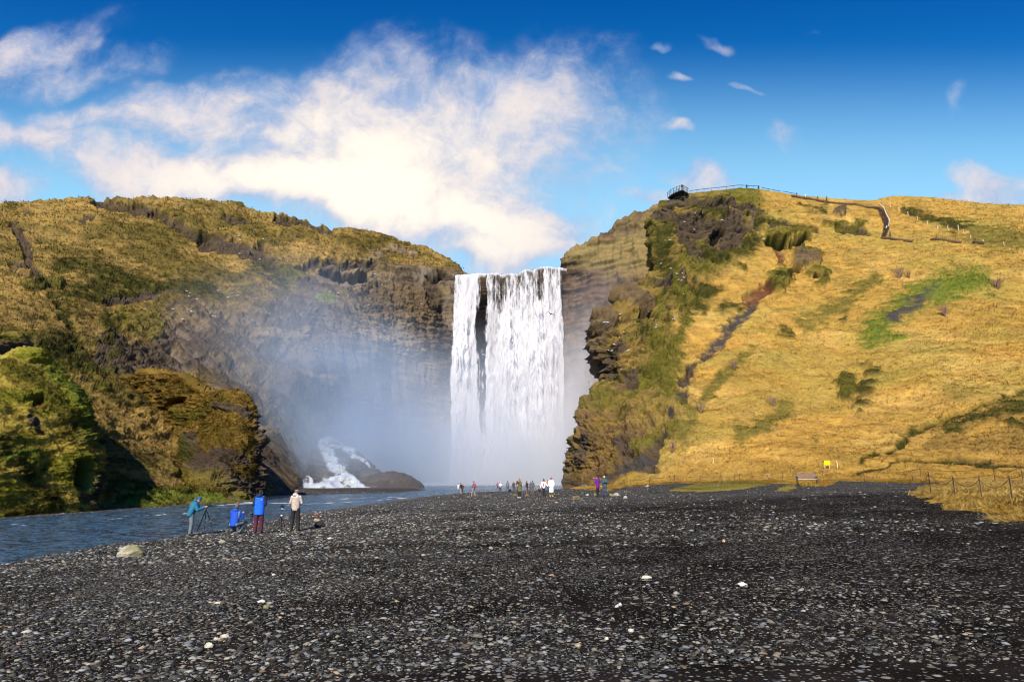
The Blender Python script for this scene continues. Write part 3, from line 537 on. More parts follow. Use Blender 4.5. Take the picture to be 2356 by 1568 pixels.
RSIL = [(1296, 1119), (1292, 1108), (1300, 1090), (1296, 1075), (1304, 1040), (1312, 1000), (1322, 985), (1330, 968), (1345, 940), (1368, 918), (1380, 895), (1400, 880), (1404, 862), (1396, 845), (1382, 825), (1376, 800), (1371, 770), (1372, 750), (1385, 735), (1420, 722), (1440, 702), (1455, 690), (1480, 668), (1496, 640), (1504, 620), (1498, 590), (1502, 560), (1506, 530), (1500, 510), (1510, 490), (1516, 464)]
RIGHT = mass('hill', RSIL, 2800, [(1510, 466), (1520, 461), (1540, 458), (1560, 452), (1585, 446), (1640, 440), (1700, 434), (1750, 436), (1790, 442), (1840, 450), (1890, 454), (1960, 459), (2010, 461), (2040, 453), (2070, 450), (2150, 454), (2250, 466), (2290, 470), (2356, 472), (2800, 490)], frp, RC, 1000, 560, shade_right, rnd=3.5, upow=1.12)

# --- mossy mounds on the left bank
def shade_mound(s, gcol, mcol, L, dk):
    def f(P, N, x, y):
        a, b = tussock(P, .48, s); big = fbm(P, 7, oct=3, seed=s+5)
        C = mixc(np.zeros(P.shape)+np.array(gcol), np.array(mcol), ss(-.2, .5, b)); C = mixc(C, DMOSS*.8, ss(-.1, -.7, a)*.9)
        disp = .32*a+.4*b+big*.5
        disp, C, rk, gr = apply_feats(P, x, y, disp, C, np.zeros(x.shape), L, s+300)
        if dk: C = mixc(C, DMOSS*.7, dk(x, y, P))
        disp = disp*np.where(y > 1100, .55, 1)
        return disp, C, gr
    return f
fm = [(px, py_at(Y, -.5)) for px, Y in ((150, 60), (400, 63), (520, 65), (608, 68))]
MID = mass('mound', [(606, fm[-1][1]), (610, 1120), (609, 1075), (604, 1040), (598, 1000), (588, 965), (582, 940), (566, 915), (548, 898)], 200,
           [(200, 905), (260, 885), (290, 868), (330, 860), (372, 857), (415, 862), (435, 878), (455, 896), (480, 901), (520, 893), (548, 897)], fm,
           [(px, py, Y) for (px, py), Y in zip(fm, (70, 64, 65, 68))]+[(548, 897, 73), (372, 857, 84), (260, 885, 92), (200, 905, 98), (560, 1000, 69), (480, 1000, 71), (400, 1000, 78), (300, 1000, 88), (250, 1100, 80), (450, 1090, 66)], 420, 330,
           shade_mound(61, (.21, .130, .030), (.125, .085, .018), [('cave', [(320, 947), (380, 940), (430, 925)], 6, 1, -1.1), ('crag', [(440, 1020), (470, 1090), (540, 1120), (590, 1130)], 24, 1, -.1), ('crag', [(595, 960), (600, 1040), (600, 1120)], 12, 1, -.2), ('dark', [(390, 1010), (430, 1040)], 22, 1, -.4),
                             ('cave', [(250, 1000), (290, 1010)], 8, 1, -.7), ('dark', [(300, 1010), (330, 1045)], 20, 1, .5), ('moss', [(420, 960), (520, 930)], 16, 1, .2), ('olive', [(270, 950), (360, 1090), (520, 1140)], 26, 1, 0), ('crag', [(500, 940), (570, 960)], 8, 1, -.2), ('crag', [(480, 1060), (560, 1060)], 18, 1, -.1), ('green', [(300, 1150), (480, 1145)], 9, 1, .1)], None), rnd=2.5, back=9)
ff2 = [(px, py_at(Y, -.5)) for px, Y in ((-420, 33), (0, 43), (120, 46.5), (232, 49))]
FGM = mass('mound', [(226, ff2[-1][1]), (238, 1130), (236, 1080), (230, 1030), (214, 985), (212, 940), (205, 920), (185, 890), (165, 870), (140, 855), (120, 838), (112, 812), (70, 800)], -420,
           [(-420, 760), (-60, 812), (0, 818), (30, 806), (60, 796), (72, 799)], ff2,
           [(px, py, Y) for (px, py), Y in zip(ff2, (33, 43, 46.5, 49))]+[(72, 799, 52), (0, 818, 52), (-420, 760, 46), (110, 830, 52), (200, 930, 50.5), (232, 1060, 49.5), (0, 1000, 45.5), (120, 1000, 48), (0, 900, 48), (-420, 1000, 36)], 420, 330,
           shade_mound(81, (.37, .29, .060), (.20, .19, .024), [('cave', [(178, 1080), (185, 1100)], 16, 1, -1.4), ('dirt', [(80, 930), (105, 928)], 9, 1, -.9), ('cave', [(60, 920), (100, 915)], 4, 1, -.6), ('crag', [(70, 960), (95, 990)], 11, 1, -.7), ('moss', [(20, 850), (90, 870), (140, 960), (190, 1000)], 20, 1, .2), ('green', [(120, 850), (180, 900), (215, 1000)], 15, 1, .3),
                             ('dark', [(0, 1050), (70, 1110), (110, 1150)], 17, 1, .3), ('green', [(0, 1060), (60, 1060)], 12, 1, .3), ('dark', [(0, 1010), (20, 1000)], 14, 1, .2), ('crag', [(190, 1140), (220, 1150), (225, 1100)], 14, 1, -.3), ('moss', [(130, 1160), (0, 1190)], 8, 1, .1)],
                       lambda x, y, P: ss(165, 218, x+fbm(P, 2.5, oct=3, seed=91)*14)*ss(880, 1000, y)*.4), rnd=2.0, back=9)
KN = mass('mound', [(64, 850), (68, 815), (66, 785), (58, 774)], -420, [(-420, 780), (0, 775), (40, 772), (62, 775)], [(-420, 850), (64, 850)],
          [(0, 775, 63), (60, 776, 64), (0, 850, 62), (60, 850, 63), (-420, 780, 56), (-420, 850, 55)], 150, 70, shade_mound(95, (.19, .14, .03), (.12, .11, .02), [('crag', [(0, 812), (66, 808)], 15, 1, -.5)], None), rnd=1.5, back=9)
# --- scree tongue with ice and meltwater at the foot of the wall
fs = [(px, py_at(Y, -.4)) for px, Y in ((600, 96), (640, 104), (760, 112), (900, 116), (978, 118))]
def shade_scree(P, N, x, y):
    b = fbm(P, 4, oct=4, seed=71, ridge=True); C = mixc(np.zeros(P.shape)+np.array([.10, .082, .066]), DROCK*1.6, ss(0, .7, b)); C = mixc(C, np.array([.13, .10, .04]), ss(700, 640, x)*ss(1100, 1125, y))
    L = [('ice', [(724, 1003), (738, 1030)], 7, 1, .1), ('ice', [(742, 1035), (775, 1072)], 11, 1, .1), ('ice', [(765, 1065), (790, 1100)], 15, 1, .1), ('ice', [(750, 1108), (800, 1112), (830, 1122)], 12, 1, .1), ('ice', [(735, 1008), (790, 1034), (845, 1066)], 6, 1, .1), ('ice', [(815, 1050), (850, 1078)], 3.5, 1, .1), ('ice', [(632, 1103), (700, 1112), (760, 1120), (890, 1129)], 6, 1, .1),
         ('ice', [(706, 1098), (720, 1108), (745, 1116)], 4, 1, .1), ('ice', [(800, 1095), (850, 1124), (872, 1130)], 5, 1, .1), ('cave', [(690, 1098), (700, 1090)], 6, 1, -.4)]
    disp, C, rk, gr = apply_feats(P, x, y, b*.45, C, np.ones(x.shape), L, 400); hole = ss(.15, .5, fbm(P, 1.3, oct=3, seed=77)); C = mixc(C, DROCK*2, hole*(C[..., 2] > .3)*.8)
    return disp*ss(1128, 1110, y), C, gr*0
SCR = mass('rock_slope', [(978, fs[-1][1]), (972, 1118), (955, 1105), (938, 1098)], 560, [(560, 1118), (640, 1104), (690, 1098), (706, 1080), (714, 1020), (722, 1000), (760, 1014), (800, 1030), (848, 1062), (875, 1090), (885, 1094), (905, 1090), (940, 1099)], fs,
           [(px, py, Y) for (px, py), Y in zip(fs, (96, 104, 112, 116, 118))]+[(722, 1000, 142), (800, 1030, 136), (850, 1065, 130), (900, 1092, 121), (940, 1098, 121), (640, 1104, 108), (760, 1060, 127), (560, 1118, 97)], 360, 150, shade_scree, rnd=2, back=25)

# ------------------------------------------------------------------ grass blades over the slopes
def blades(name, P, dirs, h, wd, C, parent=None, N=None):
    """P base points (n,3), dirs tip directions, one bent two-triangle blade each"""
    n = len(P); rg = np.random.default_rng(5); th = rg.uniform(0, np.pi, n); sd = np.stack([np.cos(th), np.sin(th), np.zeros(n)], 1)*wd[:, None]*.5
    mid = P+dirs*h[:, None]*.55; tip = P+dirs*h[:, None]+np.array([0, 0, -.22])*h[:, None]
    V = np.stack([P-sd, P+sd, mid+sd*.75, mid-sd*.75, tip], 1).reshape(-1, 3); i = np.arange(n)[:, None]*5
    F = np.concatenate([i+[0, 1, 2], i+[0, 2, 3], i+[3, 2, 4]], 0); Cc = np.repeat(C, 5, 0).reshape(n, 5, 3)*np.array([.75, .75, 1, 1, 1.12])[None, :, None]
    me = mesh_np(name, V, F, False, Cc.reshape(-1, 3)); nn_ = np.repeat(N if N is not None else np.tile([[0., 0., 1.]], (n, 1))+dirs*.5, 5, 0).reshape(n, 5, 3)+.35*np.repeat(np.random.default_rng(9).normal(0, 1, (n, 1, 3)), 5, 1); nn_ /= np.linalg.norm(nn_, axis=-1, keepdims=True)
    me.attributes.new('Nrm', 'FLOAT_VECTOR', 'POINT').data.foreach_set('vector', nn_.astype(np.float32).ravel()); o = link(name, me, M_grass, parent); return o
def scatter_mass(Mx, n, k, h0, w0, seed, name, label, bright=1.0):
    rg = np.random.default_rng(seed); P, N, x, y, C, gm = (Mx[q] for q in ('P', 'N', 'x', 'y', 'C', 'gm'))
    nv, nu = x.shape; r = rg.integers(4, nv-7, n); c = rg.integers(11, nu-2, n)
    keep = rg.random(n) < gm[r, c]*(x[r, c] < 2480)*(x[r, c] > -100); r, c = r[keep], c[keep]
    b = P[r, c]; nn = N[r, c]*np.sign((N[r, c]*(CAM-b)).sum(1))[:, None]; cc = C[r, c]
    b = np.repeat(b, k, 0); nn = np.repeat(nn, k, 0); cc = np.repeat(cc, k, 0); m_ = len(b); sp = np.linalg.norm(b-CAM, axis=1)/110
    b = b+rg.normal(0, .16, (m_, 3))*sp[:, None]*np.array([1, 1, .3]); down = nn*nn[:, 2:3]-np.array([0, 0, 1]); down /= np.linalg.norm(down, axis=1, keepdims=True)+1e-6
    d = nn*.55+down*.35+np.array([0, 0, .45])+rg.normal(0, .35, (m_, 3)); d /= np.linalg.norm(d, axis=1, keepdims=True)
    h = h0*rg.uniform(.5, 1.4, m_)*sp**.6; cc = cc*rg.uniform(.82, 1.24, (m_, 1))*bright*np.array([1.04, 1, .95])
    b = b-nn*.03
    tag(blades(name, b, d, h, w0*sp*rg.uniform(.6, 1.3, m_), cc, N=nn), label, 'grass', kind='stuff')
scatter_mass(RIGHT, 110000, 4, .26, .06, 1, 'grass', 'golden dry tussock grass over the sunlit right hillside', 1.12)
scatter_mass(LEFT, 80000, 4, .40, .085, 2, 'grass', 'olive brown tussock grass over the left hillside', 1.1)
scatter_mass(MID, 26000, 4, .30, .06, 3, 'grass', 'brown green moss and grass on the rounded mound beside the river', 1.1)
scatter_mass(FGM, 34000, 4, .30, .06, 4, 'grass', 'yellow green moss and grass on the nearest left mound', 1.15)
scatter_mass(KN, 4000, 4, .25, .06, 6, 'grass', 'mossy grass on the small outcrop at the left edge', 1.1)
def scatter_poly(poly, n, k, h0, w0, c1, c2, seed, name, label, sdm=-.05, x1=None):
    rg = np.random.default_rng(seed); A = np.array(poly); lo, hi = A.min(0), A.max(0); hi[1] = min(hi[1], 88); hi[0] = min(hi[0], x1 or 60)
    q = rg.uniform(lo, hi, (n, 2)); q = q[(q[:, 0] < q[:, 1]*.80+1)]; s = sdpoly(q[:, 0], q[:, 1], poly)+fbm(np.c_[q, 0*q[:, 0]], 1.2, oct=2, seed=14)*.4; q = q[s < sdm]; s = s[s < sdm]
    clump = fbm(np.c_[q, 0*q[:, 0]], 1.3, oct=3, seed=seed+3); kk = clump > -9; q, s, clump = q[kk], s[kk], clump[kk]
    z = ground_z(q[:, 0], q[:, 1]); b = np.repeat(np.c_[q, z-.02], k, 0); cl = np.repeat(clump, k); m_ = len(b); b[:, :2] += rg.normal(0, .05, (m_, 2))
    fl_ = np.stack([fbm(b, 3.5, oct=2, seed=seed+7), fbm(b, 3.5, oct=2, seed=seed+8)-.4, np.full(m_, .55)], 1)+rg.normal(0, .28, (m_, 3)); fl_[:, 2] = np.abs(fl_[:, 2])+.1; fl_ /= np.linalg.norm(fl_, axis=1, keepdims=True)
    f = np.clip(.5+cl*.6+rg.normal(0, .25, m_), 0, 1); C = np.array(c1)*(1-f[:, None])+np.array(c2)*f[:, None]
    tag(blades(name, b, fl_, h0*rg.uniform(.5, 1.4, m_)*(.8+.5*np.clip(cl, -.4, 1)), w0*rg.uniform(.6, 1.3, m_), C*rg.uniform(.75, 1.25, (m_, 1))), label, 'grass', kind='stuff')
scatter_poly(ISL, 80000, 8, .33, .022, (.46, .29, .06), (.84, .60, .20), 11, 'grass', 'long golden grass on the roped-off island at the right', x1=38)
for k_, L_ in enumerate(LOW): scatter_poly(L_, 4200 if k_ == 0 else 1200, 6, .13, .03, (.20, .20, .04), (.40, .32, .09), 13+k_, 'grass', ['low green and straw grass patch in the gravel below the hill', 'small tuft of straw grass on the gravel left of the bench'][k_])
scatter_poly(BANK, 60000, 5, .30, .035, (.50, .31, .055), (.80, .52, .12), 17, 'grass', 'tall straw grass along the foot of the right hill', x1=58)

# ------------------------------------------------------------------ loose stones
def ico(sub):
    bm = bmesh.new(); bmesh.ops.create_icosphere(bm, subdivisions=sub, radius=1.0); bm.verts.ensure_lookup_table()
    V = np.array([v.co[:] for v in bm.verts]); F = np.array([[v.index for v in f.verts] for f in bm.faces]); bm.free(); return V, F
def pebbles(name, n, y0, y1, sub, smin, smax, seed, label, dens):
    rg = np.random.default_rng(seed); u = rg.random(n); Y = y0*(y1/y0)**u
    X = rg.uniform(-1, 1, n)*(Y*.80+1); s = sdpoly(X, Y, WATER); nz = fbm(np.c_[X, Y, 0*X], 4.5, oct=4, seed=77); nz2 = fbm(np.c_[X, Y, 0*X], 1.1, oct=2, seed=78)
    p = dens(X, Y, nz)+nz2*.18; keep = (rg.random(n) < p) & (s > -1.0) & (sdpoly(X, Y, ISL) > -.1) & (sdpoly(X, Y, BANK) > 0)
    X, Y = X[keep], Y[keep]; m_ = len(X); V, F = ico(sub); z = ground_z(X, Y)
    sz = smin*(smax/smin)**(rg.random(m_)**2.9)
    sc3 = np.stack([sz*rg.uniform(.8, 1.5, m_), sz*rg.uniform(.7, 1.1, m_), sz*rg.uniform(.22, .5, m_)], 1); th = rg.uniform(0, 2*np.pi, m_)
    Vn = V[None]*(1+.22*rg.normal(0, 1, (m_, len(V), 1))*(1 if sub == 1 else .45))*sc3[:, None]
    c_, s_ = np.cos(th)[:, None], np.sin(th)[:, None]; tilt = rg.normal(0, .16, (m_, 1))
    x_ = Vn[..., 0]*c_-Vn[..., 1]*s_; y_ = Vn[..., 0]*s_+Vn[..., 1]*c_; Vn = np.stack([x_+X[:, None], y_+Y[:, None], Vn[..., 2]+x_*tilt+(z+sc3[:, 2]*.25)[:, None]], -1)
    Fn = (F[None]+(np.arange(m_)*len(V))[:, None, None]).reshape(-1, 3)
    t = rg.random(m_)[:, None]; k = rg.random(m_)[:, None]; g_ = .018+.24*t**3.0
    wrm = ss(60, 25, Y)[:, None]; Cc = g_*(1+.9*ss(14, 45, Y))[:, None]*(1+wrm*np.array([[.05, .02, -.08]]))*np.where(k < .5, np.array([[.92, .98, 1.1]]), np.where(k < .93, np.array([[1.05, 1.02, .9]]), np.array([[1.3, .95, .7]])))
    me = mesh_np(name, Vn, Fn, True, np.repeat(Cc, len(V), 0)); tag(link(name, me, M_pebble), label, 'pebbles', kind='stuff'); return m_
dn = lambda X, Y, nz: np.clip(.52-.07*X+.34*nz, .05, .95)
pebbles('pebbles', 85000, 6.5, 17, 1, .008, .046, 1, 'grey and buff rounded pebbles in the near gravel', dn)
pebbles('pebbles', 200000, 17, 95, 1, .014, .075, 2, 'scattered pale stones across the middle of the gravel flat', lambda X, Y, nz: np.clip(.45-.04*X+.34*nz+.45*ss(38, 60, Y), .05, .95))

# ------------------------------------------------------------------ waterfall
lip = lin([(1030, 633), (1064, 631), (1110, 629), (1170, 628), (1190, 627), (1210, 621), (1240, 616), (1270, 615), (1292, 614), (1300, 616)])
def fall_sheet(name, Yd, seed, x0, x1, dens, nu=330, nv=620, flow=1.0):
    xs_ = np.linspace(x0, x1, nu); v = np.linspace(0, 1, nv)[:, None]; x = xs_[None]+0*v; ytop = lip(x)
    t0 = pixY(xs_, lip(xs_), np.full(nu, Yd)); X = t0[None, :, 0]; zt = t0[None, :, 2]+.4*fbm(np.stack([t0[:, 0], 0*t0[:, 0]+seed, 0*t0[:, 0]], -1), 2.2, oct=4, seed=88)[None]; z = zt*(1-v)+(WZ-.3)*v; drop = (zt-z)
    P = np.stack([X+0*z, Yd-.9*np.sqrt(np.maximum(drop, 0)/6)*flow+0*z, z], -1); py = py_at(P[..., 1], P[..., 2])
    s1_ = fbm(P, .55, 8, 9, oct=4, seed=seed, rough=.62); s2_ = fbm(P, 2.0, 8, 14, oct=3, seed=seed+3)
    plume = fbm(P+np.stack([fbm(P, 3, 8, 6, oct=2, seed=seed+8)*.8, 0*z, np.abs(((X*.55+s2_*.6) % 1)-.5)*3.0], -1), .9, 8, 3.4, oct=4, seed=seed+5, rough=.6)
    P[..., 1] -= .35*s2_+.3*np.clip(plume, -1, 1)*ss(0, 12, drop)+.12*s1_
    P[..., 0] += .16*fbm(P, 4, 8, 3, oct=3, seed=seed+12)*ss(0, 15, drop)
    al = dens(x, py, drop, s1_, s2_, plume)
    back_ = np.stack([P[0, :, 0], np.full(nu, Yd+1.5), P[0, :, 2]+.25], -1)[None]; back2 = back_+np.array([0, 9, .5])
    P = np.concatenate([back2, back_, P], 0); al = np.concatenate([al[:1]*.4, al[:1]*.6, al], 0)
    tone = np.clip(.84+.20*plume+.10*s2_+.08*s1_, .40, 1); tone = np.concatenate([tone[:1], tone[:1], tone], 0)
    C = tone[..., None]*np.array([.88, .86, .90]); me = mesh_np(name, P, gridF(*al.shape), True, C, {'al': np.clip(al, 0, 1)}); return me
m, T = newmat('falling_water'); at = lambda n_: T.n('ShaderNodeAttribute', attribute_name=n_).outputs['Fac']
P = T.n('ShaderNodeNewGeometry').outputs['Position']; c = T.n('ShaderNodeAttribute', attribute_name='Col').outputs['Color']
f1 = T.noise(T.v('MULTIPLY', P, (3.0, .1, .5)), 1.0, 6, .65, .3); f2 = T.noise(T.v('MULTIPLY', P, (2.0, .1, .9)), 1.0, 5, .65, .8)
a_ = T.ramp(T.m('ADD', at('al'), T.m('ADD', T.m('MULTIPLY', T.m('SUBTRACT', f1, .5), .9), T.m('MULTIPLY', T.m('SUBTRACT', f2, .5), .4))), .22, .72)
bn = T.n('ShaderNodeBump', i={'Strength': .55, 'Distance': .5, 'Height': T.m('ADD', f1, f2)}).outputs[0]
df = T.n('ShaderNodeBsdfDiffuse', i={'Color': c, 'Normal': bn}); tr = T.n('ShaderNodeBsdfTranslucent', i={'Color': c})
mx = T.n('ShaderNodeMixShader', i={0: .35, 1: df.outputs[0], 2: tr.outputs[0]}); tp = T.n('ShaderNodeBsdfTransparent')
mo = T.n('ShaderNodeMixShader', i={0: a_, 1: tp.outputs[0], 2: mx.outputs[0]}); T.n('ShaderNodeOutputMaterial', i={'Surface': mo.outputs[0]}); M_fall = m
def dens_main(x, py, drop, s1_, s2_, pl):
    h = ss(0, 45, drop)
    left = ss(1039, 1050, x+s2_*3)*ss(lambdaR(py)+7, lambdaR(py)-9, x+s2_*7+pl*4)
    right = ss(1113, 1123, x+s2_*4+pl*3-3*h)*ss(1300, 1288, x+s2_*3+pl*3)
    d = left*(.78+.25*h)+right*(.42+.55*ss(0, 22, drop))
    d = d+.20*s1_*(1-.5*h)+.16*s2_+.16*pl; gap = ss(1085, 1095, x)*ss(1128, 1116, x)*ss(8, 30, drop); d = d*np.maximum(left, right); d = np.maximum(d, gap*(.08+.30*h+.35*pl+.2*s1_))
    d = np.maximum(d, ss(2.2, .2, drop)*.55*ss(1060, 1066, x))
    return d
lambdaR = lin([(620, 1108), (700, 1106), (760, 1100), (850, 1106), (930, 1106), (1000, 1112), (1060, 1124), (1120, 1140)])
def dens_front(x, py, drop, s1_, s2_, pl):
    d = .10+.42*s2_+.40*pl+.18*s1_; band = np.maximum(ss(1042, 1056, x)*ss(1092, 1078, x), ss(1150, 1180, x)*ss(1298, 1286, x))
    return (d+.18)*band*ss(3, 14, drop)
wf = empty('waterfall', tuple(pixY(1170, 1120, 182)), label=None); wf['kind'] = 'structure'
o1 = link('falling_water', fall_sheet('falling_water', 183.5, 1, 1034, 1303, dens_main), M_fall); o2 = link('falling_water', fall_sheet('falling_water', 181.6, 21, 1036, 1302, dens_front, 260, 480), M_fall)
for o in (o1, o2):
    o.parent = wf; o.matrix_parent_inverse = Matrix.Translation(wf.location).inverted()

# ------------------------------------------------------------------ spray mist drifting off the falls
def vol_box(name, lo, hi, label, dens_fn, colr=(.84, .91, 1.0), aniso=.0):
    lo, hi = np.array(lo), np.array(hi); mb = MB(); mb.box(tuple((lo+hi)/2), tuple(hi-lo))
    m, T = newmat(name); P = T.n('ShaderNodeNewGeometry').outputs['Position']
    d = dens_fn(T, P); near_ = T.ramp(T.v('LENGTH', T.v('MULTIPLY', T.v('SUBTRACT', P, (6, 178, 4)), (1/44, 1/40, 1/52))), 1.25, .5)
    v = T.n('ShaderNodeVolumePrincipled', i={'Color': T.mix(near_, (.64, .79, 1.0), (.985, .975, 1.0)), 'Density': d, 'Anisotropy': aniso}); T.n('ShaderNodeOutputMaterial', i={'Volume': v.outputs[0]})  # blue skylight painted into the mist colour away from the falls
    o = mb.build(name, m); tag(o, label, 'mist', kind='stuff'); return o
def mist_d(T, P):
    s = T.n('ShaderNodeSeparateXYZ', i={0: P}); nz = T.noise(P, .045, 5, .6, .4)
    # nearness to the foot of the falls, and to a drifting arm on the left
    def bl(c, r): return T.ramp(T.v('LENGTH', T.v('MULTIPLY', T.v('SUBTRACT', P, c), (1/r[0], 1/r[1], 1/r[2]))), 1.0, .0)
    a = T.m('MULTIPLY', bl((4, 176, 0), (36, 28, 24)), .10)
    b = T.m('MULTIPLY', bl((-16, 158, 0), (62, 62, 40)), .036)
    c_ = T.m('MULTIPLY', bl((-44, 140, 18), (36, 40, 34)), .026)
    e = T.m('MULTIPLY', bl((22, 174, 14), (26, 24, 46)), .085)
    tot = T.m('ADD', T.m('ADD', a, b), T.m('ADD', T.m('ADD', c_, e), T.m('MULTIPLY', bl((-36, 122, 3), (24, 20, 17)), .035)))
    return T.m('MULTIPLY', tot, T.ramp(nz, .32, .68, .15, 1.75, False))
vol_box('mist', (-92, 97, WZ+.05), (48, 205, 66), 'pale blue spray mist drifting from the foot of the waterfall', mist_d)

# ------------------------------------------------------------------ finding the surface of the slopes
def hit(px, py, up=0.0):
    d = Vector(rays(px, py)).normalized(); best = None
    for k, (t, _) in BVH.items():
        r = t.ray_cast(Vector(CAM), d)
        if r[0] is not None and (best is None or r[3] < best[3]): best = r
    return None if best is None else best[0]+Vector((0, 0, up))
def crest(px, y0=415.0, y1=640.0):
    lo = y0
    while lo < y1:
        h = hit(px, lo)
        if h is not None: return h
        lo += 0.8
    return hit(px, y1)
def rowof(p): return py_at(p[1], p[2])

# ------------------------------------------------------------------ plain materials
M = {}
def mat(name, c, **k):
    if name not in M: M[name] = simple(name, c, **k)
    return M[name]
steel_dark = mat('weathered_iron', (.07, .035, .022), rough=.7, bump=.002); rope_m = mat('brown_rope', (.10, .055, .035), rough=.9, bump=.002)
blue_rail = mat('grey_blue_rail', (.045, .075, .13), rough=.4, metal=.3); silver = mat('galvanised_rail', (.62, .64, .68), rough=.35, metal=.2)
deck_m = mat('dark_grating', (.03, .028, .03), rough=.7); brown_wood = mat('brown_timber', (.085, .045, .028), rough=.8, scale=9, bump=.004)
white_wood = mat('pale_post_wood', (.68, .62, .48), rough=.8); black = mat('black_plastic', (.012, .012, .013), rough=.45); black2 = mat('black_metal', (.03, .03, .034), rough=.35, metal=.5)
grey_metal = mat('tripod_metal', (.42, .42, .40), rough=.35, metal=.6); glassm = mat('lens_glass', (.02, .02, .04), rough=.05)

# ------------------------------------------------------------------ rocks
def rock_mesh(s, seed, cr, moss=None):
    rg = np.random.default_rng(seed); V, F = ico(4); ang = 1.0
    for _ in range(11):           # cut facets
        n = rg.normal(0, 1, 3); n /= np.linalg.norm(n); d = rg.uniform(.62, .95); t = V@n; V = V-np.maximum(t-d, 0)[:, None]*n
    V = V*(1+.13*fbm(V, .7, oct=5, seed=seed, rough=.6)[:, None]-.10*ss(.25, .8, fbm(V, .5, .5, .25, oct=3, seed=seed+9, ridge=True))[:, None]); V = V*np.array(s); V[:, 2] = np.maximum(V[:, 2], -.35*s[2])
    c = np.array(cr)*(1+.55*fbm(V/max(s), .25, .25, .1, oct=4, seed=seed+2))[:, None]; 
    if moss is not None: c = mixc(c, moss, ss(.0, .5, fbm(V/max(s), .7, oct=3, seed=seed+4)))
    return mesh_np('rock', V, F, True, c)
GR, BF, BRN, OL = (.26, .25, .22), (.30, .27, .20), (.10, .06, .035), (.17, .16, .08)
ROCKS = [(299, 1281, 64, 30, BF, OL, 'large pale fissured boulder at the water edge on the left'), (300, 1240, 25, 8, GR, BRN, 'low grey rock in the shallows behind the large pale boulder'), (226, 1249, 16, 6, GR, None, 'small flat rock in the shallows left of the large pale boulder'),
 (124, 1268, 27, 8, BRN, OL, 'dark mossy rock awash near the left river bank'), (510, 1248, 15, 8, BF, None, 'buff stone on the gravel below the crouching photographer'), (600, 1385, 17, 7, (.55, .54, .5), None, 'white oval stone lying beside an olive stone on open gravel'), (612, 1399, 15, 12, OL, None, 'upright olive stone next to a white oval stone'),
 (478, 1489, 21, 11, (.42, .42, .3), None, 'pale egg-shaped stone tilted up, lowest of three stones in a row'), (516, 1465, 19, 8, (.42, .36, .3), None, 'pinkish oval stone, highest of three stones in a row'), (497, 1472, 18, 8, (.40, .38, .33), None, 'middle stone of three oval stones in a row'), (501, 1388, 20, 5, (.42, .38, .28), None, 'long flat cream stone on the gravel left of the white oval stone'),
 (58, 1455, 24, 7, (.38, .37, .30), None, 'flat yellowish stone near the left edge of the gravel'), (1488, 1331, 25, 8, (.5, .46, .36), None, 'wide cream stone alone on the dark gravel right of centre'), (1709, 1347, 21, 9, (.52, .54, .48), None, 'pale blocky stone alone on the dark gravel at the right'), (1666, 1246, 7, 7, (.45, .33, .12), None, 'small round ochre stone on the dark gravel at the right'),
 (1330, 1487, 15, 8, (.28, .24, .14), None, 'brown rounded stone near the bottom of the gravel right of centre'), (1428, 1393, 11, 8, (.45, .47, .45), None, 'pale round stone of a touching pair in the middle gravel'), (1420, 1396, 10, 8, (.40, .42, .36), None, 'greenish stone touching a paler round stone in the middle gravel'), (1453, 1453, 16, 8, (.38, .38, .30), None, 'smooth grey oval stone below the touching pair'), (1396, 1471, 12, 7, (.5, .48, .38), None, 'small cream angular stone left of a smooth grey oval stone'),
 (1187, 1141, 15, 6, BRN, OL, 'mossy brown rock beside the feet of the person in the olive parka'), (1226, 1135.5, 9, 4, BRN, None, 'dark rock at the feet of the grey coated pair'), (1273, 1152.5, 15, 4, (.14, .07, .04), None, 'flat reddish brown rock in front of the person in the long white coat'), (1281, 1156, 7, 3, (.42, .37, .32), None, 'small pinkish stone beside the flat reddish brown rock'),
 (1325, 1148, 21, 12, (.19, .17, .09), (.12, .08, .04), 'big angular olive brown rock left of the person in purple'), (1352, 1139, 7, 5, (.42, .38, .33), None, 'small pale stone between the olive brown rock and the person in purple'), (1369, 1139, 7, 6, OL, None, 'small yellowish rock just behind the person in purple'), (1406, 1140, 12, 6, (.2, .17, .06), OL, 'low mossy rock right of the person in the grey beanie'),
 (1419, 1140, 14, 8, (.33, .29, .22), None, 'grey buff rock next to the low mossy rock'), (1439, 1146, 10, 7, (.36, .29, .22), None, 'square brownish stone, farthest right of the rocks near the couple'), (1054, 1138, 15, 5, BRN, None, 'flat dark rock at the feet of the left group by the spray'), (1078, 1143, 8, 3.5, (.2, .13, .09), None, 'brown stone at the heels of the hiker with the red pack'),
 (782, 1153, 12, 5, (.14, .14, .15), None, 'dark boulder in the far river channel'), (690, 1184, 9, 4, (.22, .1, .06), None, 'reddish stone on the far shore right of the striped beanie'), (727, 1183, 14, 5, (.22, .1, .06), None, 'rust coloured stone cluster at the water edge behind the backpack'), (728, 1198, 16, 7, (.3, .24, .16), None, 'brown angular stone above the black backpack'),
 (1324, 1113, 13, 5, (.05, .045, .042), None, 'dark boulder at the tip of the cliff nose'), (1346, 1119, 22, 7, (.09, .08, .07), OL, 'long dark rock below the cliff nose'), (1490, 1119, 9, 5, (.3, .22, .16), None, 'small tan stone at the foot of the golden slope'), (760, 1239, 14, 4, (.5, .5, .48), None, 'flat white stone on the gravel to the right of the backpack'), (630, 1323, 10, 5, (.5, .48, .42), None, 'small cream stone above the white oval stone')]
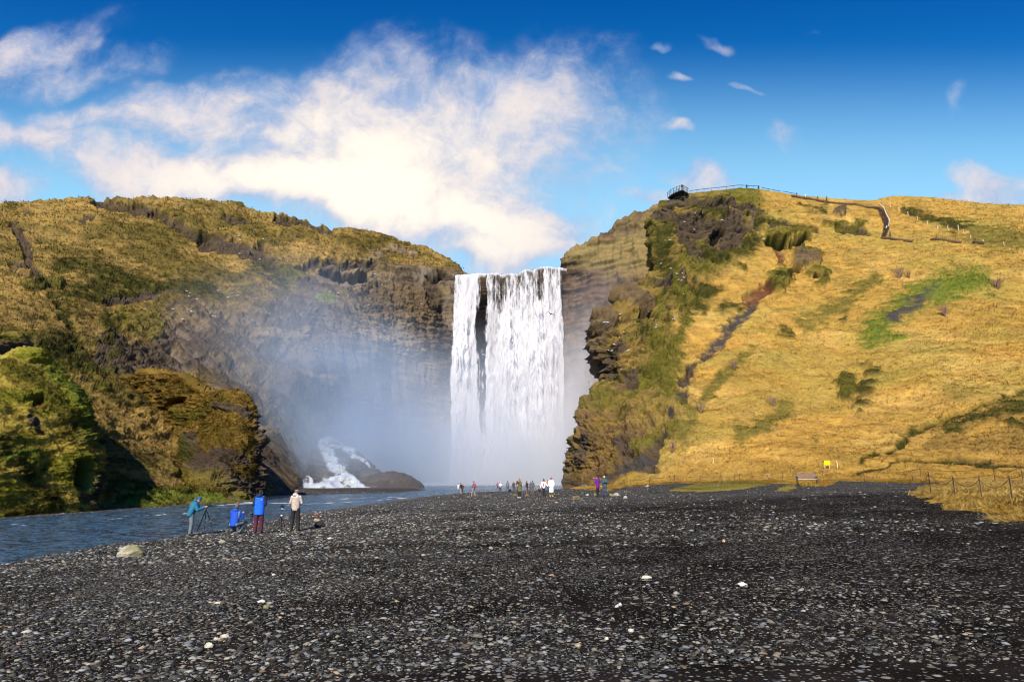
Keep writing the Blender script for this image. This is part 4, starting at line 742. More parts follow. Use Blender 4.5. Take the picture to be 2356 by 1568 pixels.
for k, (px, py, wpx, hpx, c1, c2, lab) in enumerate(ROCKS):
    p = on_ground(px, py); s_ = p[1]/FPX; wx, wz = wpx*s_/2, hpx*s_/1.45
    me = rock_mesh((wx*1.05, wx*.72, wz*1.05), 500+k, c1, c2); o = link('rock', me, M_stone); o.location = (p[0], p[1]+wx*.4, p[2]+wz*.22); tag(o, lab, 'rock')

# ------------------------------------------------------------------ fences, rails, stairs, viewing deck
def sag(a, b, dz, n=9):
    a, b = Vector(a), Vector(b); return [a.lerp(b, t/n)-Vector((0, 0, dz*4*(t/n)*(1-t/n))) for t in range(n+1)]
def rope_fence(label, posts, r, sagk, rope_at, mat_post, mat_rope, lean=0.0, thick=.012, ground=True, group=None, cat='fence', rope_name='rope', droop_first=None):
    base = [Vector(on_ground(px, py)) if ground else (hit(px, py) or crest(px)) for px, py, h in posts]; hs = [h*b[1]/FPX for (px, py, h), b in zip(posts, base)]
    root = empty('rope_fence', tuple(base[0]), label=label, cat=cat, group=group); tops = []
    for b, h in zip(base, hs):
        mb = MB(); tp = b+Vector((lean*h, 0, h)); mb.tube([b-Vector((0, 0, .15)), b+Vector((lean*h*.5, 0, h*.5)), tp], r, 6); mb.tube([tp, tp+Vector((0, 0, r*1.2))], r*1.25, 6); o = mb.build('post', mat_post, root); o.matrix_parent_inverse = Matrix.Translation(-base[0]); tops.append((b, tp, h))
    for fr_ in rope_at:
        for (b0, t0, h0), (b1, t1, h1) in zip(tops[:-1], tops[1:]):
            if (b1-b0).length > 22: continue
            mb = MB(); mb.tube(sag(b0.lerp(t0, fr_), b1.lerp(t1, fr_), sagk*(h0+h1)/2), thick, 5); o = mb.build(rope_name, mat_rope, root, True); o.matrix_parent_inverse = Matrix.Translation(-base[0])
    return root
rope_fence('rusty post and sagging rope fence round the grass island at the right', [(2104.4, 1134, 36), (2143, 1139, 51), (2198, 1139.4, 41), (2259.4, 1146, 45), (2330.4, 1152.3, 54), (2412, 1158, 58), (2510, 1166, 64)], .022, .40, [.93], steel_dark, rope_m, -.03, .012)
rope_fence('low rusty post and rope fence along the foot of the golden hill', [(1451.9, 1119, 17), (1494.6, 1111, 14), (1552.9, 1111, 18), (1612, 1111.5, 19), (1659.9, 1113, 20), (1702.9, 1112.5, 22), (1802, 1109.5, 24), (1894.8, 1109, 26), (1990, 1110, 29), (2120.8, 1110, 34), (2290.2, 1109, 36), (2355, 1114, 42), (2450, 1114, 44)], .022, .22, [.93, .5], steel_dark, rope_m, -.02, .013)
S5 = lambda x, y: ((3060+x/5.355)/1.7385, (720+y/5.355)/1.7385)
S6 = lambda x, y: ((3480+x/3.825)/1.7385, (780+y/3.825)/1.7385)
S4 = lambda x, y: ((2640+x/5.355)/1.7385, (710+y/5.355)/1.7385)
def hillrow(px, py):              # on the slope, or on its crest when the row misses it
    h = hit(px, py); return h if h is not None else crest(px)
def hfence(name, label, pts, r, m1, m2, rails, group=None):
    base = [hillrow(px, py) for px, py, h in pts]; root = empty(name, tuple(base[0]), label=label, cat='fence', group=group); inv = Matrix.Translation(-base[0]); tp = []
    for (px, py, h), b in zip(pts, base):
        hh = max(.7, h*b[1]/FPX); mb = MB(); mb.tube([b-Vector((0, 0, .2)), b+Vector((0, 0, hh))], r, 5); mb.tube([b+Vector((0, 0, hh)), b+Vector((0, 0, hh+r))], [r, r*.5], 5); o = mb.build('post', m1, root); o.matrix_parent_inverse = inv; tp.append(b+Vector((0, 0, hh)))
    for fr_ in rails:
        for a, b, c, d in zip(base[:-1], base[1:], tp[:-1], tp[1:]):
            if (a-b).length > 26: continue
            mb = MB(); mb.tube(sag(a.lerp(c, fr_), b.lerp(d, fr_), .04, 4), .016, 4); o = mb.build('wire', m2, root); o.matrix_parent_inverse = inv
    return root
hfence('wire_fence', 'thin brown posts and wire beside the trail near the hilltop', [S5(*p)+(h,) for *p, h in [(945, 408, 7), (1042, 430, 6.5), (1262, 465, 7), (1375, 488, 8.5), (1492, 492, 7), (1605, 508, 6.5), (1730, 522, 8), (1905, 512, 8.5), (2040, 560, 8), (2190, 588, 9.5), (2345, 602, 8)]], .035, steel_dark, rope_m, [.9])
hfence('wire_fence', 'pale wooden posts of a wire fence running down the right hillside', [S6(*p)+(h,) for *p, h in [(312, 178, 12), (447, 236, 8), (583, 305, 9), (727, 376, 9), (878, 446, 9), (1040, 522, 8), (1195, 530, 10), (1355, 536, 13), (1432, 574, 7), (1545, 668, 9), (1735, 737, 10), (2050, 764, 7)]], .06, white_wood, steel_dark, [.85, .5])
hfence('wire_fence', 'rusty posts along the lower boardwalk right of the stairs', [S6(*p)+(h,) for *p, h in [(447, 672, 8.5), (570, 695, 8), (725, 708, 6.5), (1020, 662, 9.5), (1163, 690, 9.5), (1310, 712, 9), (1460, 727, 8.5), (1590, 718, 9)]], .04, steel_dark, rope_m, [.95])
for px, py, h, lab in [(490, 462, 6, 'dark leaning post on the skyline of the left hill'), (507, 463, 5, 'thin pale stick on the left skyline, left of a pair'), (509.5, 463.5, 5, 'thin pale stick on the left skyline, right of a pair'), (1641, 1064, 11, 'white marker post low on the golden slope'), (1926.7, 1078, 17, 'thin white marker stick just right of the yellow sign')]:
    b = hillrow(px, py) if py > 500 else crest(px); hh = h*b[1]/FPX; mb = MB(); mb.tube([b-Vector((0, 0, .2)), b+Vector((.03, 0, hh*.6)), b+Vector((-.02 if 'pale' in lab else .0, 0, hh))], [.05 if 'dark' in lab else .03]*3, 6); mb.ball(b+Vector((0, 0, hh)), .06, 1); tag(mb.build('marker_post', steel_dark if 'dark' in lab else white_wood), lab, 'post')
def railing(label, pts, posts, mtl, r=.045, hgt=None):
    """pts: rail line in the picture; posts stand on the crest below"""
    rl = lin(pts); xs_ = [p[0] for p in pts]; base = [crest(x) for x in posts]; root = empty('handrail', tuple(base[0]), label=label, cat='railing'); inv = Matrix.Translation(-base[0]); tops = []
    allx = sorted(set(list(posts)+[x for x in xs_])); line = []
    for x in allx:
        b = crest(x)+Vector((0, .35, 0)); q = pixY(x, rl(x), b[1]); line.append(Vector(q))
        if x in posts:
            mb = MB(); mb.tube([b-Vector((0, 0, .3)), Vector(q)], r*.8, 5); o = mb.build('post', mtl, root); o.matrix_parent_inverse = inv
    mb = MB(); mb.tube(line, r*1.5, 6); o = mb.build('rail', mtl, root); o.matrix_parent_inverse = inv
q = lambda *a: [S4(x, 0)[0] for x in a]; P4 = lambda L: [S4(*p) for p in L]
railing('long blue grey handrail along the hilltop skyline right of the viewing deck', P4([(640, 285), (945, 243), (1262, 211), (1425, 193), (1690, 160), (1890, 172), (2130, 185)]), q(640, 790, 945, 1105, 1262, 1425, 1583, 1755, 1890, 2000, 2097), blue_rail)
railing('short sloping blue grey handrail right of the hilltop summit', P4([(2180, 213), (2250, 228)])+[S5(0, 175), S5(335, 240)], [S4(2205, 0)[0], S4(2328, 0)[0], S5(75, 0)[0], S5(200, 0)[0], S5(322, 0)[0]], blue_rail)
railing('shortest blue grey handrail, where the trail leaves the skyline', [S5(390, 238), S5(650, 292)], [S5(410, 0)[0], S5(555, 0)[0], S5(645, 0)[0]], blue_rail)
# boardwalk edges of the trail
def walk(label, pts):
    b = [hillrow(*p) for p in pts]; b2 = []
    for a, c in zip(b[:-1], b[1:]): b2 += [a.lerp(c, t/6) for t in range(6)]
    b2 += [b[-1]]; b2 = [(hit((p[0]/p[1])*FPX*1.0+0, 0) or p) if False else p for p in b2]
    root = empty('boardwalk', tuple(b[0]), label=label, cat='boardwalk'); inv = Matrix.Translation(-b[0]); mb = MB(); mt = MB()
    for a, c in zip(b2[:-1], b2[1:]):
        d = c-a; m_ = (a+c)/2; ry = Matrix.Rotation(math.atan2(d.y, d.x), 3, 'Z'); n = max(1, int(d.length/1.0))
        for k in range(n):
            p = a.lerp(c, (k+.5)/n); mb.box(p+Vector((0, .2, .06)), (d.length/n*1.04, 1.1, .34), ry, .02); mt.box(p+Vector((0, -.38, .2)), (.16, .12, .26), ry)
    o = mb.build('walkway', brown_wood, root); o.matrix_parent_inverse = inv; o = mt.build('step_edge', brown_wood, root); o.matrix_parent_inverse = inv
walk('dark timber boardwalk along the trail below the skyline', [S5(*p) for p in [(560, 350), (700, 372), (940, 408), (1150, 450), (1360, 486), (1600, 512), (1850, 524), (1950, 532), (2200, 592), (2356, 604)]]+[S6(85, 200)])
walk('dark timber boardwalk at the foot of the staircase', [S6(*p) for p in [(170, 655), (300, 662), (450, 692), (560, 705), (660, 712)]])
walk('separate short dark boardwalk farther right along the lower trail', [S6(*p) for p in [(920, 692), (1020, 675), (1200, 702), (1400, 732)]])
walk('last low piece of boardwalk at the right of the lower trail', [S6(*p) for p in [(1565, 732), (1600, 728), (1730, 742)]])
# staircase
cl = [(112, 198), (172, 250), (205, 340), (230, 392), (258, 438), (245, 545), (228, 585), (195, 655)]
cp = [hillrow(*S6(*p)) for p in cl]; st = empty('staircase', tuple(cp[0]), label='steep brown metal staircase on the upper right hillside', cat='staircase'); inv = Matrix.Translation(-cp[0])
for a, b in zip(cp[:-1], cp[1:]):
    d = b-a; n = max(3, int(abs(d.z)/.22)); mb = MB(); rz = Matrix.Rotation(math.atan2(d.y, d.x)+math.pi/2, 3, 'Z')
    for k in range(n):
        p = a.lerp(b, (k+.5)/n); mb.box(p+Vector((0, 0, .32)), (1.15, max(.3, math.hypot(d.x, d.y)/n*1.05), .06), rz); mb.box(p+Vector((0, 0, .2)), (1.12, .04, abs(d.z)/n), rz)
    side = Vector((d.y, -d.x, 0)).normalized()*.6
    for s_ in (-1, 1): mb.tube([a+side*s_+Vector((0, 0, .25)), b+side*s_+Vector((0, 0, .25))], .09, 4)
    o = mb.build('flight', brown_wood, st); o.matrix_parent_inverse = inv
rp = [c+Vector((.75, 0, 1.15)) for c in cp[:5]]; rp2 = [c+Vector((.75, 0, 1.15)) for c in cp[4:6]]; rp3 = [c+Vector((.15, -.4, 1.15)) for c in cp[5:7]]
for r_ in (rp, rp2, rp3):
    mb = MB(); mb.tube(r_, .085, 6); o = mb.build('handrail', silver, st); o.matrix_parent_inverse = inv
    for a in r_:
        mb = MB(); mb.tube([a, a-Vector((0, 0, 1.1))], .035, 5); o = mb.build('rail_post', steel_dark, st); o.matrix_parent_inverse = inv
# viewing deck
zd = hit(1575, 462)[2] if hit(1575, 462) else 70.0
dk = [Vector(pixY(*S4(165, 425), 164.2)), Vector(pixY(*S4(478, 256), 159.4)), Vector(pixY(*S4(622, 338), 162.0)), Vector(pixY(*S4(420, 330), 166.5))]
zt = sum(p.z for p in dk[:3])/3; 
for p in dk: p.z = zt
dk[0].z -= .15; dr = empty('viewing_platform', tuple(dk[1]), label='dark steel viewing platform jutting from the cliff top', cat='viewing platform'); inv = Matrix.Translation(-dk[1])
def dput(mb, n_, mt_): o = mb.build(n_, mt_, dr); o.matrix_parent_inverse = inv
mb = MB(); edge = [dk[0], dk[0].lerp(dk[1], .35)+Vector((-.5, -.2, 0)), dk[0].lerp(dk[1], .7)+Vector((-.35, -.1, 0)), dk[1], dk[1].lerp(dk[2], .5), dk[2], dk[3]]
mb.poly(edge, (0, 0, -.16)); dput(mb, 'deck', deck_m)
mb = MB()
for k in range(9):
    t = k/8; a = dk[0].lerp(dk[1], t); b = dk[3].lerp(dk[2], t); mb.tube([a-Vector((0, 0, .22)), b-Vector((0, 0, .22))], .07, 4)
dput(mb, 'joists', deck_m)
for t, s_ in ((.35, .3), (.62, .45), (.9, .5), (.8, .9)):
    p = dk[0].lerp(dk[1], t).lerp(dk[3].lerp(dk[2], t), s_)-Vector((0, 0, .2)); mb = MB(); mb.tube([p, p-Vector((0, 0, 3.2))], .10, 6); dput(mb, 'support_post', brown_wood)
a_, b_ = dk[1].lerp(dk[2], .5), dk[0].lerp(dk[3], .5)
for u, v_ in (((-1.6, 0, -2.2), (0, 0, -.2)), ((0, 0, -2.2), (-1.6, 0, -.2))):
    mb = MB(); mb.tube([a_+Vector(u), a_+Vector(v_)], .06, 4); dput(mb, 'brace', brown_wood)
rt = []
for k, (e0, e1, n) in enumerate(((edge[0], edge[1], 2), (edge[1], edge[2], 2), (edge[2], edge[3], 2), (edge[3], edge[5], 5))):
    for j in range(n):
        p = e0.lerp(e1, j/n); q_ = p+Vector((0, 0, 1.25)); mb = MB(); mb.box(p+Vector((0, 0, .6)), (.11, .07, 1.3), None); mb.box(q_+Vector((0, 0, .05)), (.16, .1, .14)); dput(mb, 'rail_post', deck_m); rt.append(q_)
rt.append(edge[5]+Vector((0, 0, 1.2)))
mb = MB(); mb.tube(rt, .05, 5); mb.tube([p-Vector((0, 0, .45)) for p in rt], .02, 4); mb.tube([p-Vector((0, 0, .85)) for p in rt], .02, 4); dput(mb, 'top_rail', blue_rail)

# ------------------------------------------------------------------ bench and sign
bp = on_ground(1857, 1116.5); bpz = bp[2]+.10
be = empty('park_bench', (bp[0], bp[1], bpz), math.radians(-14), label='slatted bench with green cast iron ends on the grass bank', cat='bench')
slat = mat('weathered_slats', (.15, .09, .075), rough=.7, scale=14); green_iron = mat('green_cast_iron', (.012, .06, .045), rough=.4); seatm = mat('pale_seat_slats', (.5, .42, .42), rough=.6)
mb = MB()
for k in range(4): mb.box((0, .10+.028*k, .56+.10*k), (1.5, .035, .078), Matrix.Rotation(-.28, 3, 'X'), .008)
mb.build('backrest', slat, be)
mb = MB()
for k in range(5): mb.box((0, -.42+.105*k, .43), (1.5, .088, .04), None, .008)
mb.build('seat', seatm, be)
for s_ in (-.76, .76):
    mb = MB(); mb.tube([(s_, .26, .98), (s_, .2, .9), (s_, .12, .55), (s_, .08, .42), (s_, .14, .2), (s_, .2, -.12)], .032, 6); mb.tube([(s_, .14, .64), (s_, -.1, .67), (s_, -.4, .66), (s_, -.46, .6), (s_, -.42, .5), (s_, -.44, .4), (s_, -.48, .2), (s_, -.46, -.12)], .030, 6); mb.tube([(s_, .08, .42), (s_, -.2, .36), (s_, -.44, .42)], .028, 6); mb.ball((s_, .27, 1.0), .045, 1)
    mb.build('end_frame', green_iron, be, True)
sp = hit(1904, 1078); sg = empty('warning_sign', tuple(sp), math.radians(8), label='blank bright yellow sign board on two white legs low on the golden slope', cat='sign')
kx = sp[1]/FPX; yel = mat('yellow_board', (.75, .78, .0), rough=.5, var=.03); org = mat('orange_border', (.85, .42, .0), rough=.5, var=.03)
mb = MB(); mb.box((0, 0, 13.6*kx), (13*kx, .025, 8.4*kx), None, .01); mb.build('board', yel, sg)
mb = MB(); W_, H_ = 14.2*kx, 9.6*kx
for a, b, c, d in ((0, H_/2, W_, .05), (0, -H_/2, W_, .05), (-W_/2, 0, .05, H_-.05), (W_/2, 0, .05, H_-.05)): mb.box((a, -.01, 13.6*kx+b), (c, .03, d), None, .006)
mb.build('border', org, sg)
for s_ in (-1, 1): mb = MB(); mb.tube([(s_*5.8*kx, .03, -.3), (s_*5.8*kx, .03, 10*kx)], .028, 6); mb.tube([(s_*5.8*kx, .03, 10*kx), (s_*5.8*kx, .03, 17*kx)], .02, 6); mb.build('leg', white_wood, sg)

# ------------------------------------------------------------------ bare shrubs
twig = mat('bare_twigs', (.22, .13, .08), rough=.9); straw = mat('bleached_stalks', (.62, .48, .28), rough=.9)
def shrub(p, h, seed, mt_, lab, n=16, spread=.6):
    rg = random.Random(seed); mb = MB(); root = empty('bare_shrub', tuple(p), label=lab, cat='shrub')
    for k in range(n):
        a = rg.uniform(0, 6.28); r = spread*rg.uniform(.2, 1)*h; top = Vector((math.cos(a)*r, math.sin(a)*r, h*rg.uniform(.6, 1))); m_ = top*.5+Vector((rg.uniform(-.1, .1), rg.uniform(-.1, .1), .1))*h
        mb.tube([(0, 0, -.1), m_, top], [.028*h, .018*h, .008*h], 4)
        for j in range(3): b = m_.lerp(top, rg.uniform(.2, .9)); mb.tube([b, b+Vector((rg.uniform(-.25, .25), rg.uniform(-.25, .25), rg.uniform(.1, .3)))*h], [.012*h, .005*h], 3)
    mb.build('branches', mt_, root); b2 = MB(); b2.tube([(0, 0, -.25), (0, 0, .1*h)], [.06*h, .04*h], 6); b2.build('stem', mt_, root)
for px, py, h, mt_, lab in [(2068, 640, 2.6, twig, 'bare reddish shrub standing high above the green scree patch'), (2092, 640, 1.7, twig, 'smaller bare shrub right beside a taller one high on the slope'), (2175, 728, 2.4, twig, 'bare shrub at the lower edge of the green scree patch'), (2295, 665, 2.4, twig, 'bare shrub at the right end of the green scree patch'), (1690, 850, 1.8, twig, 'bare reddish shrub on the golden slope right of the gully'),
                            (1780, 935, 1.6, twig, 'small bare shrub low on the golden slope'), (1612, 950, 1.6, twig, 'bare grey shrub under the mossy buttress'), (1548, 1040, 1.6, twig, 'thin bare shrub at the foot of the gully')]:
    shrub(hit(px, py), h, int(px), mt_, lab, 22)
for px, py, h, lab in [(1855, 1098, .8, 'bleached dry stalks sprouting just behind the bench'), (1768, 1104, .75, 'bleached dry stalks left of the bench by the rope fence'), (1748, 1102, .6, 'shorter bleached stalks, left of the other stalks'), (1538, 1108, .6, 'dry brown stalks beside the fence under the cliff')]:
    shrub(Vector(on_ground(px, py)), h, int(px), straw, lab, 12, .5)

# ------------------------------------------------------------------ people
def remesh(prims, voxel, it=2):
    mb = MB()
    for p in prims:
        if p[0] == 'c': 
            _, a, b, ra, rb = p; mb.ball(a, ra, 2); mb.ball(b, rb, 2); mb.tube([a, b], [ra, rb], 12)
        elif p[0] == 'e': mb.ball(p[1], p[2], 3, p[3] if len(p) > 3 else None)
        elif p[0] == 't': mb.tube(p[1], p[2], 12); [mb.ball(a, r, 2) for a, r in zip(p[1], p[2])]
    me = raw(mb); ob = bpy.data.objects.new('tmp', me); col.objects.link(ob)
    r = ob.modifiers.new('r', 'REMESH'); r.mode = 'VOXEL'; r.voxel_size = voxel; r.use_smooth_shade = True
    s = ob.modifiers.new('s', 'SMOOTH'); s.iterations = it; s.factor = .5
    dg = bpy.context.evaluated_depsgraph_get(); out = bpy.data.meshes.new_from_object(ob.evaluated_get(dg), depsgraph=dg)
    bpy.data.objects.remove(ob); bpy.data.meshes.remove(me); out.materials.clear(); return out
def cloth(name, c, bump=.004, scale=18.0, rough=.8): return mat('cloth_'+name, c, rough=rough, bump=bump, scale=scale, var=.18)
skin = mat('skin', (.52, .28, .19), rough=.55, var=.06)
J0 = dict(pel=(0, 0, .95), ch=(0, .0, 1.28), nk=(0, -.01, 1.46), hd=(0, .015, 1.62), sl=(-.175, -.01, 1.42), sr=(.175, -.01, 1.42), el=(-.23, -.03, 1.15), er=(.23, -.03, 1.15), wl=(-.235, .06, .90), wr=(.235, .06, .90), hl=(-.09, 0, .92), hr=(.09, 0, .92), kl=(-.105, .03, .50), kr=(.105, .03, .50), al=(-.115, -.01, .09), ar=(.115, -.01, .09), fl=(-.13, 1), fr=(.13, 1))
def person(px, py, hpx, rz, label, pose={}, jacket=('grey', (.2, .2, .2)), trousers=('black', (.015, .015, .018)), hat=None, hair=(.03, .02, .015), shoes=('dark', (.03, .028, .026)), coat=0.0, near=False, at=None, hood=False, face=True, bulk=1.0, hairlen=0.0, extra=None, H=None, gloves=None, jtop=None, open_front=None, skirt=0):
    p = Vector(on_ground(px, py)) if at is None else Vector(at)
    H = H or hpx*p.y/FPX; k = H/1.75*(1.0 if 'hgt' not in pose else 1/pose['hgt']); k *= .985
    j = {a: Vector(b) if len(b) == 3 else b for a, b in J0.items()}
    for a, b in pose.items():
        if a != 'hgt': j[a] = Vector(b) if len(b) == 3 else b
    root = empty('person', tuple(p), rz, label=label, cat='person'); root.scale = (k, k, k); V_ = .011 if near else .016
    def put(prims, name, m_, vox=V_, it=2): return link(name, remesh(prims, vox, it), m_, root)
    up = (j['hd']-j['nk']).normalized(); fw = j.get('look') or Vector((0, 1, 0)); fw = Vector(fw); fw = (fw-up*fw.dot(up)).normalized(); rt_ = fw.cross(up)
    HR = Matrix((rt_, fw, up)).transposed(); hp = lambda x, y, z: j['hd']+HR@Vector((x, y, z))
    B = [('e', hp(0, 0, .02), (.074, .092, .105), HR), ('e', hp(0, .03, -.05), (.055, .062, .06), HR), ('c', j['nk']+Vector((0, 0, -.03)), hp(0, -.01, -.06), .055, .05), ('c', hp(0, .085, .01), hp(0, .108, -.025), .012, .017), ('e', hp(0, .085, -.062), (.026, .014, .012), HR), ('e', hp(-.077, 0, 0), (.012, .02, .032), HR), ('e', hp(.077, 0, 0), (.012, .02, .032), HR), ('c', hp(-.04, .08, .03), hp(.04, .08, .03), .012, .012),
         ('c', j['pel'], j['ch'], .12, .13), ('c', j['sl'], j['sr'], .05, .05), ('c', j['ch'], j['nk'], .12, .055), ('c', j['hl'], j['hr'], .09, .09)]
    for s_ in 'lr':
        S_, E_, W_, Hh, K_, A_ = (j[c+s_] for c in 'sewhka'); sx_ = -1 if s_ == 'l' else 1
        B += [('c', S_, E_, .048, .036), ('c', E_, W_, .037, .024), ('c', Hh, K_, .085, .055), ('c', K_, A_, .052, .036)]
        d = (W_-E_).normalized(); hd_ = Vector(pose.get('g'+s_, d)).normalized(); sd = hd_.cross(Vector((0, 0, 1))); sd = sd.normalized() if sd.length > .2 else Vector((0, 1, 0)); nn = hd_.cross(sd)
        pc = W_+hd_*.05; B += [('c', W_, W_+hd_*.075, .024, .027), ('c', W_+hd_*.03-sd*.018, W_+hd_*.08-sd*.022, .018, .016), ('c', W_+hd_*.03+sd*.018, W_+hd_*.08+sd*.022, .018, .016)]
        curl = nn*(-.5 if nn.z > 0 else .5)
        for q_, (off, L_) in enumerate(((-.031, .062), (-.011, .075), (.010, .070), (.030, .054))):
            f0 = W_+hd_*.085+sd*off; f1 = f0+(hd_+curl*.35).normalized()*L_*.55; f2 = f1+(hd_*.6+curl).normalized()*L_*.5; B += [('c', f0, f1, .0095, .009), ('c', f1, f2, .009, .0078)]
        t0 = W_+hd_*.035-sd*.026*sx_; t1 = t0+(hd_*.55-sd*sx_*.75).normalized()*.035; B += [('c', t0, t1, .012, .0105), ('c', t1, t1+(hd_+curl*.3).normalized()*.028, .0105, .009)]
    body = put(B, 'body', skin, .0095 if near else .013, 1)
    b_ = bulk; waist = j['pel']+(j['ch']-j['pel']).normalized()*.0; hem = j['pel']+(j['pel']-j['ch']).normalized()*(.06+coat)
    JK = []; 
    def torso(r1, r2, r3): 
        ax_ = (j['nk']-j['pel']).normalized(); R_ = Matrix(((1, 0, 0), Vector((0, 1, 0))-ax_*ax_.y, ax_)).transposed()
        out = []
        lo_ = hem; 
        for t in np.linspace(0, 1, 17):
            c_ = lo_.lerp(j['nk']-ax_*.07, t); w_ = r1+(r3-r1)*t; out.append(('e', c_, (w_*b_, w_*.66*b_+.012, .07), R_))
        return out
    JK += torso(.185 if coat > .1 else .17, .17, .195); JK += [('c', j['sl']+Vector((.03, 0, 0)), j['sr']-Vector((.03, 0, 0)), .068*b_, .068*b_), ('c', j['ch'], j['nk'], .14*b_, .082)]
    if skirt: JK += [('c', hem+Vector((-.07, 0, 0)), hem+Vector((-.09, 0, -skirt)), .12, .135), ('c', hem+Vector((.07, 0, 0)), hem+Vector((.09, 0, -skirt)), .12, .135), ('c', hem, hem-Vector((0, 0, skirt)), .13, .15)]
    for s_ in 'lr':
        S_, E_, W_ = (j[c+s_] for c in 'sew'); JK += [('c', S_, E_, .068*b_, .058*b_), ('c', E_, E_.lerp(W_, .97), .058*b_, .042*b_)]
    jk = put(JK, 'jacket', cloth(*jacket))
    if hood:
        bk = -fw; link('hood', remesh([('e', j['nk']+bk*.085+Vector((0, 0, .02)), (.115, .07, .085)), ('c', j['nk']+bk*.05+Vector((-.07, 0, .05)), j['nk']+bk*.05+Vector((.07, 0, .05)), .042, .042)], V_), cloth(*(jtop or jacket)), root)
    TR = [('c', j['hl'], j['hr'], .105, .105), ('c', j['pel'], j['pel']+Vector((0, 0, .06)), .12, .12)]
    for s_ in 'lr':
        Hh, K_, A_ = (j[c+s_] for c in 'hka'); TR += [('c', Hh, K_, .105, .086 if near else .075), ('c', K_, A_+(K_-A_).normalized()*.02, .084 if near else .072, .070 if near else .057)]
    put(TR, 'trousers', cloth(*trousers))
    for s_ in 'lr':
        A_ = j['a'+s_]; fd = Vector(pose.get('toe'+s_, (.12 if s_ == 'r' else -.12, 1, 0))).normalized(); dn_ = Vector((0, 0, -1)) if fd.z > -.5 else Vector((0, -1, 0))
        link('shoe', remesh([('c', A_+dn_*.035-fd*.05, A_+dn_*.045+fd*.13, .042, .040), ('c', A_+Vector((0, 0, .05)), A_+dn_*.02, .05, .052), ('e', A_+dn_*.055+fd*.06, (.047, .12, .022) if abs(fd.z) < .5 else (.047, .03, .12))], V_), cloth(*shoes), root)
    if hat:
        kind, hc = hat[0], hat[1]; hb = [('e', hp(0, -.008, .046), (.09, .104, .092), HR), ('c', hp(-.04, .062, .045), hp(.04, .062, .045), .03, .03)] if kind != 'cap' else [('e', hp(0, -.005, .055), (.086, .1, .075), HR), ('e', hp(0, .11, .045), (.055, .06, .012), HR)]
        hb += [('e', hp(0, -.03, -.005), (.088, .08, .05), HR)] if kind == 'beanie' else []
        ho = link('hat', remesh(hb, V_), cloth('hat%d' % (hash(label) % 1000), hc), root)
        if len(hat) > 2: po = link('pompom', remesh([('e', hp(0, -.01, .165), (.045, .045, .042), HR)], V_), cloth('pom%d' % (hash(label) % 1000), hat[2]), ho)
    else:
        link('hair', remesh([('e', hp(0, -.016, .035), (.084, .098, .10), HR), ('e', hp(0, -.05, -.02), (.076, .055, .07), HR)], V_), cloth('hair%d' % int(hair[0]*1000), hair, scale=60), root)
    if hairlen: link('hair', remesh([('c', hp(-.055, -.03, -.02), hp(-.07, .0, -.06-hairlen), .045, .035), ('c', hp(.055, -.03, -.02), hp(.07, .0, -.06-hairlen), .045, .035), ('c', hp(0, -.07, 0), hp(0, -.07, -.05-hairlen), .06, .045)], V_), cloth('hair%d' % int(hair[0]*1000), hair, scale=60), root)
    if face:
        for s_ in (-1, 1): mb = MB(); mb.ball(hp(s_*.032, .083, .012), .011, 1); mb.build('eye', black, root, True)
    if extra: extra(root, j, V_)
    return root
B3 = lambda *a: Vector(a)
def band(prims, name, c, root, V_, m_=None): return link(name, remesh(prims, V_), m_ or cloth(name+'%d' % int(sum(c)*1000), c), root)
# --- four photographers by the river
def ex1(root, j, V_):
    for k in range(0): pass
P1 = person(437, 1231, 86, math.radians(-68), 'person in a teal puffer jacket and navy beanie bending to a tripod camera', dict(hgt=.93, pel=(0, -.04, .93), ch=(0, .06, 1.22), nk=(0, .16, 1.38), hd=(0, .245, 1.49), look=(0, .85, -.55), sl=(-.165, .12, 1.33), sr=(.165, .12, 1.33), el=(-.21, .24, 1.07), er=(.21, .22, 1.06), wl=(-.09, .47, 1.17), wr=(.08, .47, 1.15)),
            ('teal', (.012, .13, .22), .012, 9.0), ('greygreen', (.13, .16, .17), .012, 9), ('beanie', (.008, .07, .19)), hood=True, near=True, bulk=1.32, coat=.05)
def ex2(root, j, V_):
    band([('c', B3(-.15, .02, .57), B3(.15, .02, .57), .05, .05), ('c', B3(-.1, -.09, .57), B3(.1, -.09, .57), .035, .035)], 'hem', (.3, .28, .3), root, V_)
    band([('c', B3(.165, -.02, .62), B3(.175, -.02, .86), .035, .035)], 'side_panel', (.16, .28, .36), root, V_)
P2 = person(538, 1228, 66, math.radians(-8), 'person crouching on the gravel in a bright blue jacket and grey bobble hat', dict(hgt=.68, pel=(0, -.05, .40), ch=(0, .02, .72), nk=(.01, .05, .92), hd=(.02, .07, 1.07), sl=(-.17, .03, .87), sr=(.17, .03, .87), el=(-.22, .12, .62), er=(.27, .14, .65), wl=(-.12, .32, .66), wr=(.18, .30, .80), hl=(-.1, -.05, .38), hr=(.1, -.05, .38), kl=(-.16, .30, .14), kr=(.22, .36, .42), al=(-.15, -.14, .09), ar=(.16, .10, .08), toel=(0, .35, -1)),
            ('cobalt', (.006, .06, .42), .01, 10), ('slate', (.12, .17, .20), .01, 9), ('beanie', (.11, .09, .08), (.16, .15, .14)), shoes=('blackyellow', (.05, .045, .02)), hood=True, near=True, face=False, bulk=1.05, extra=ex2)
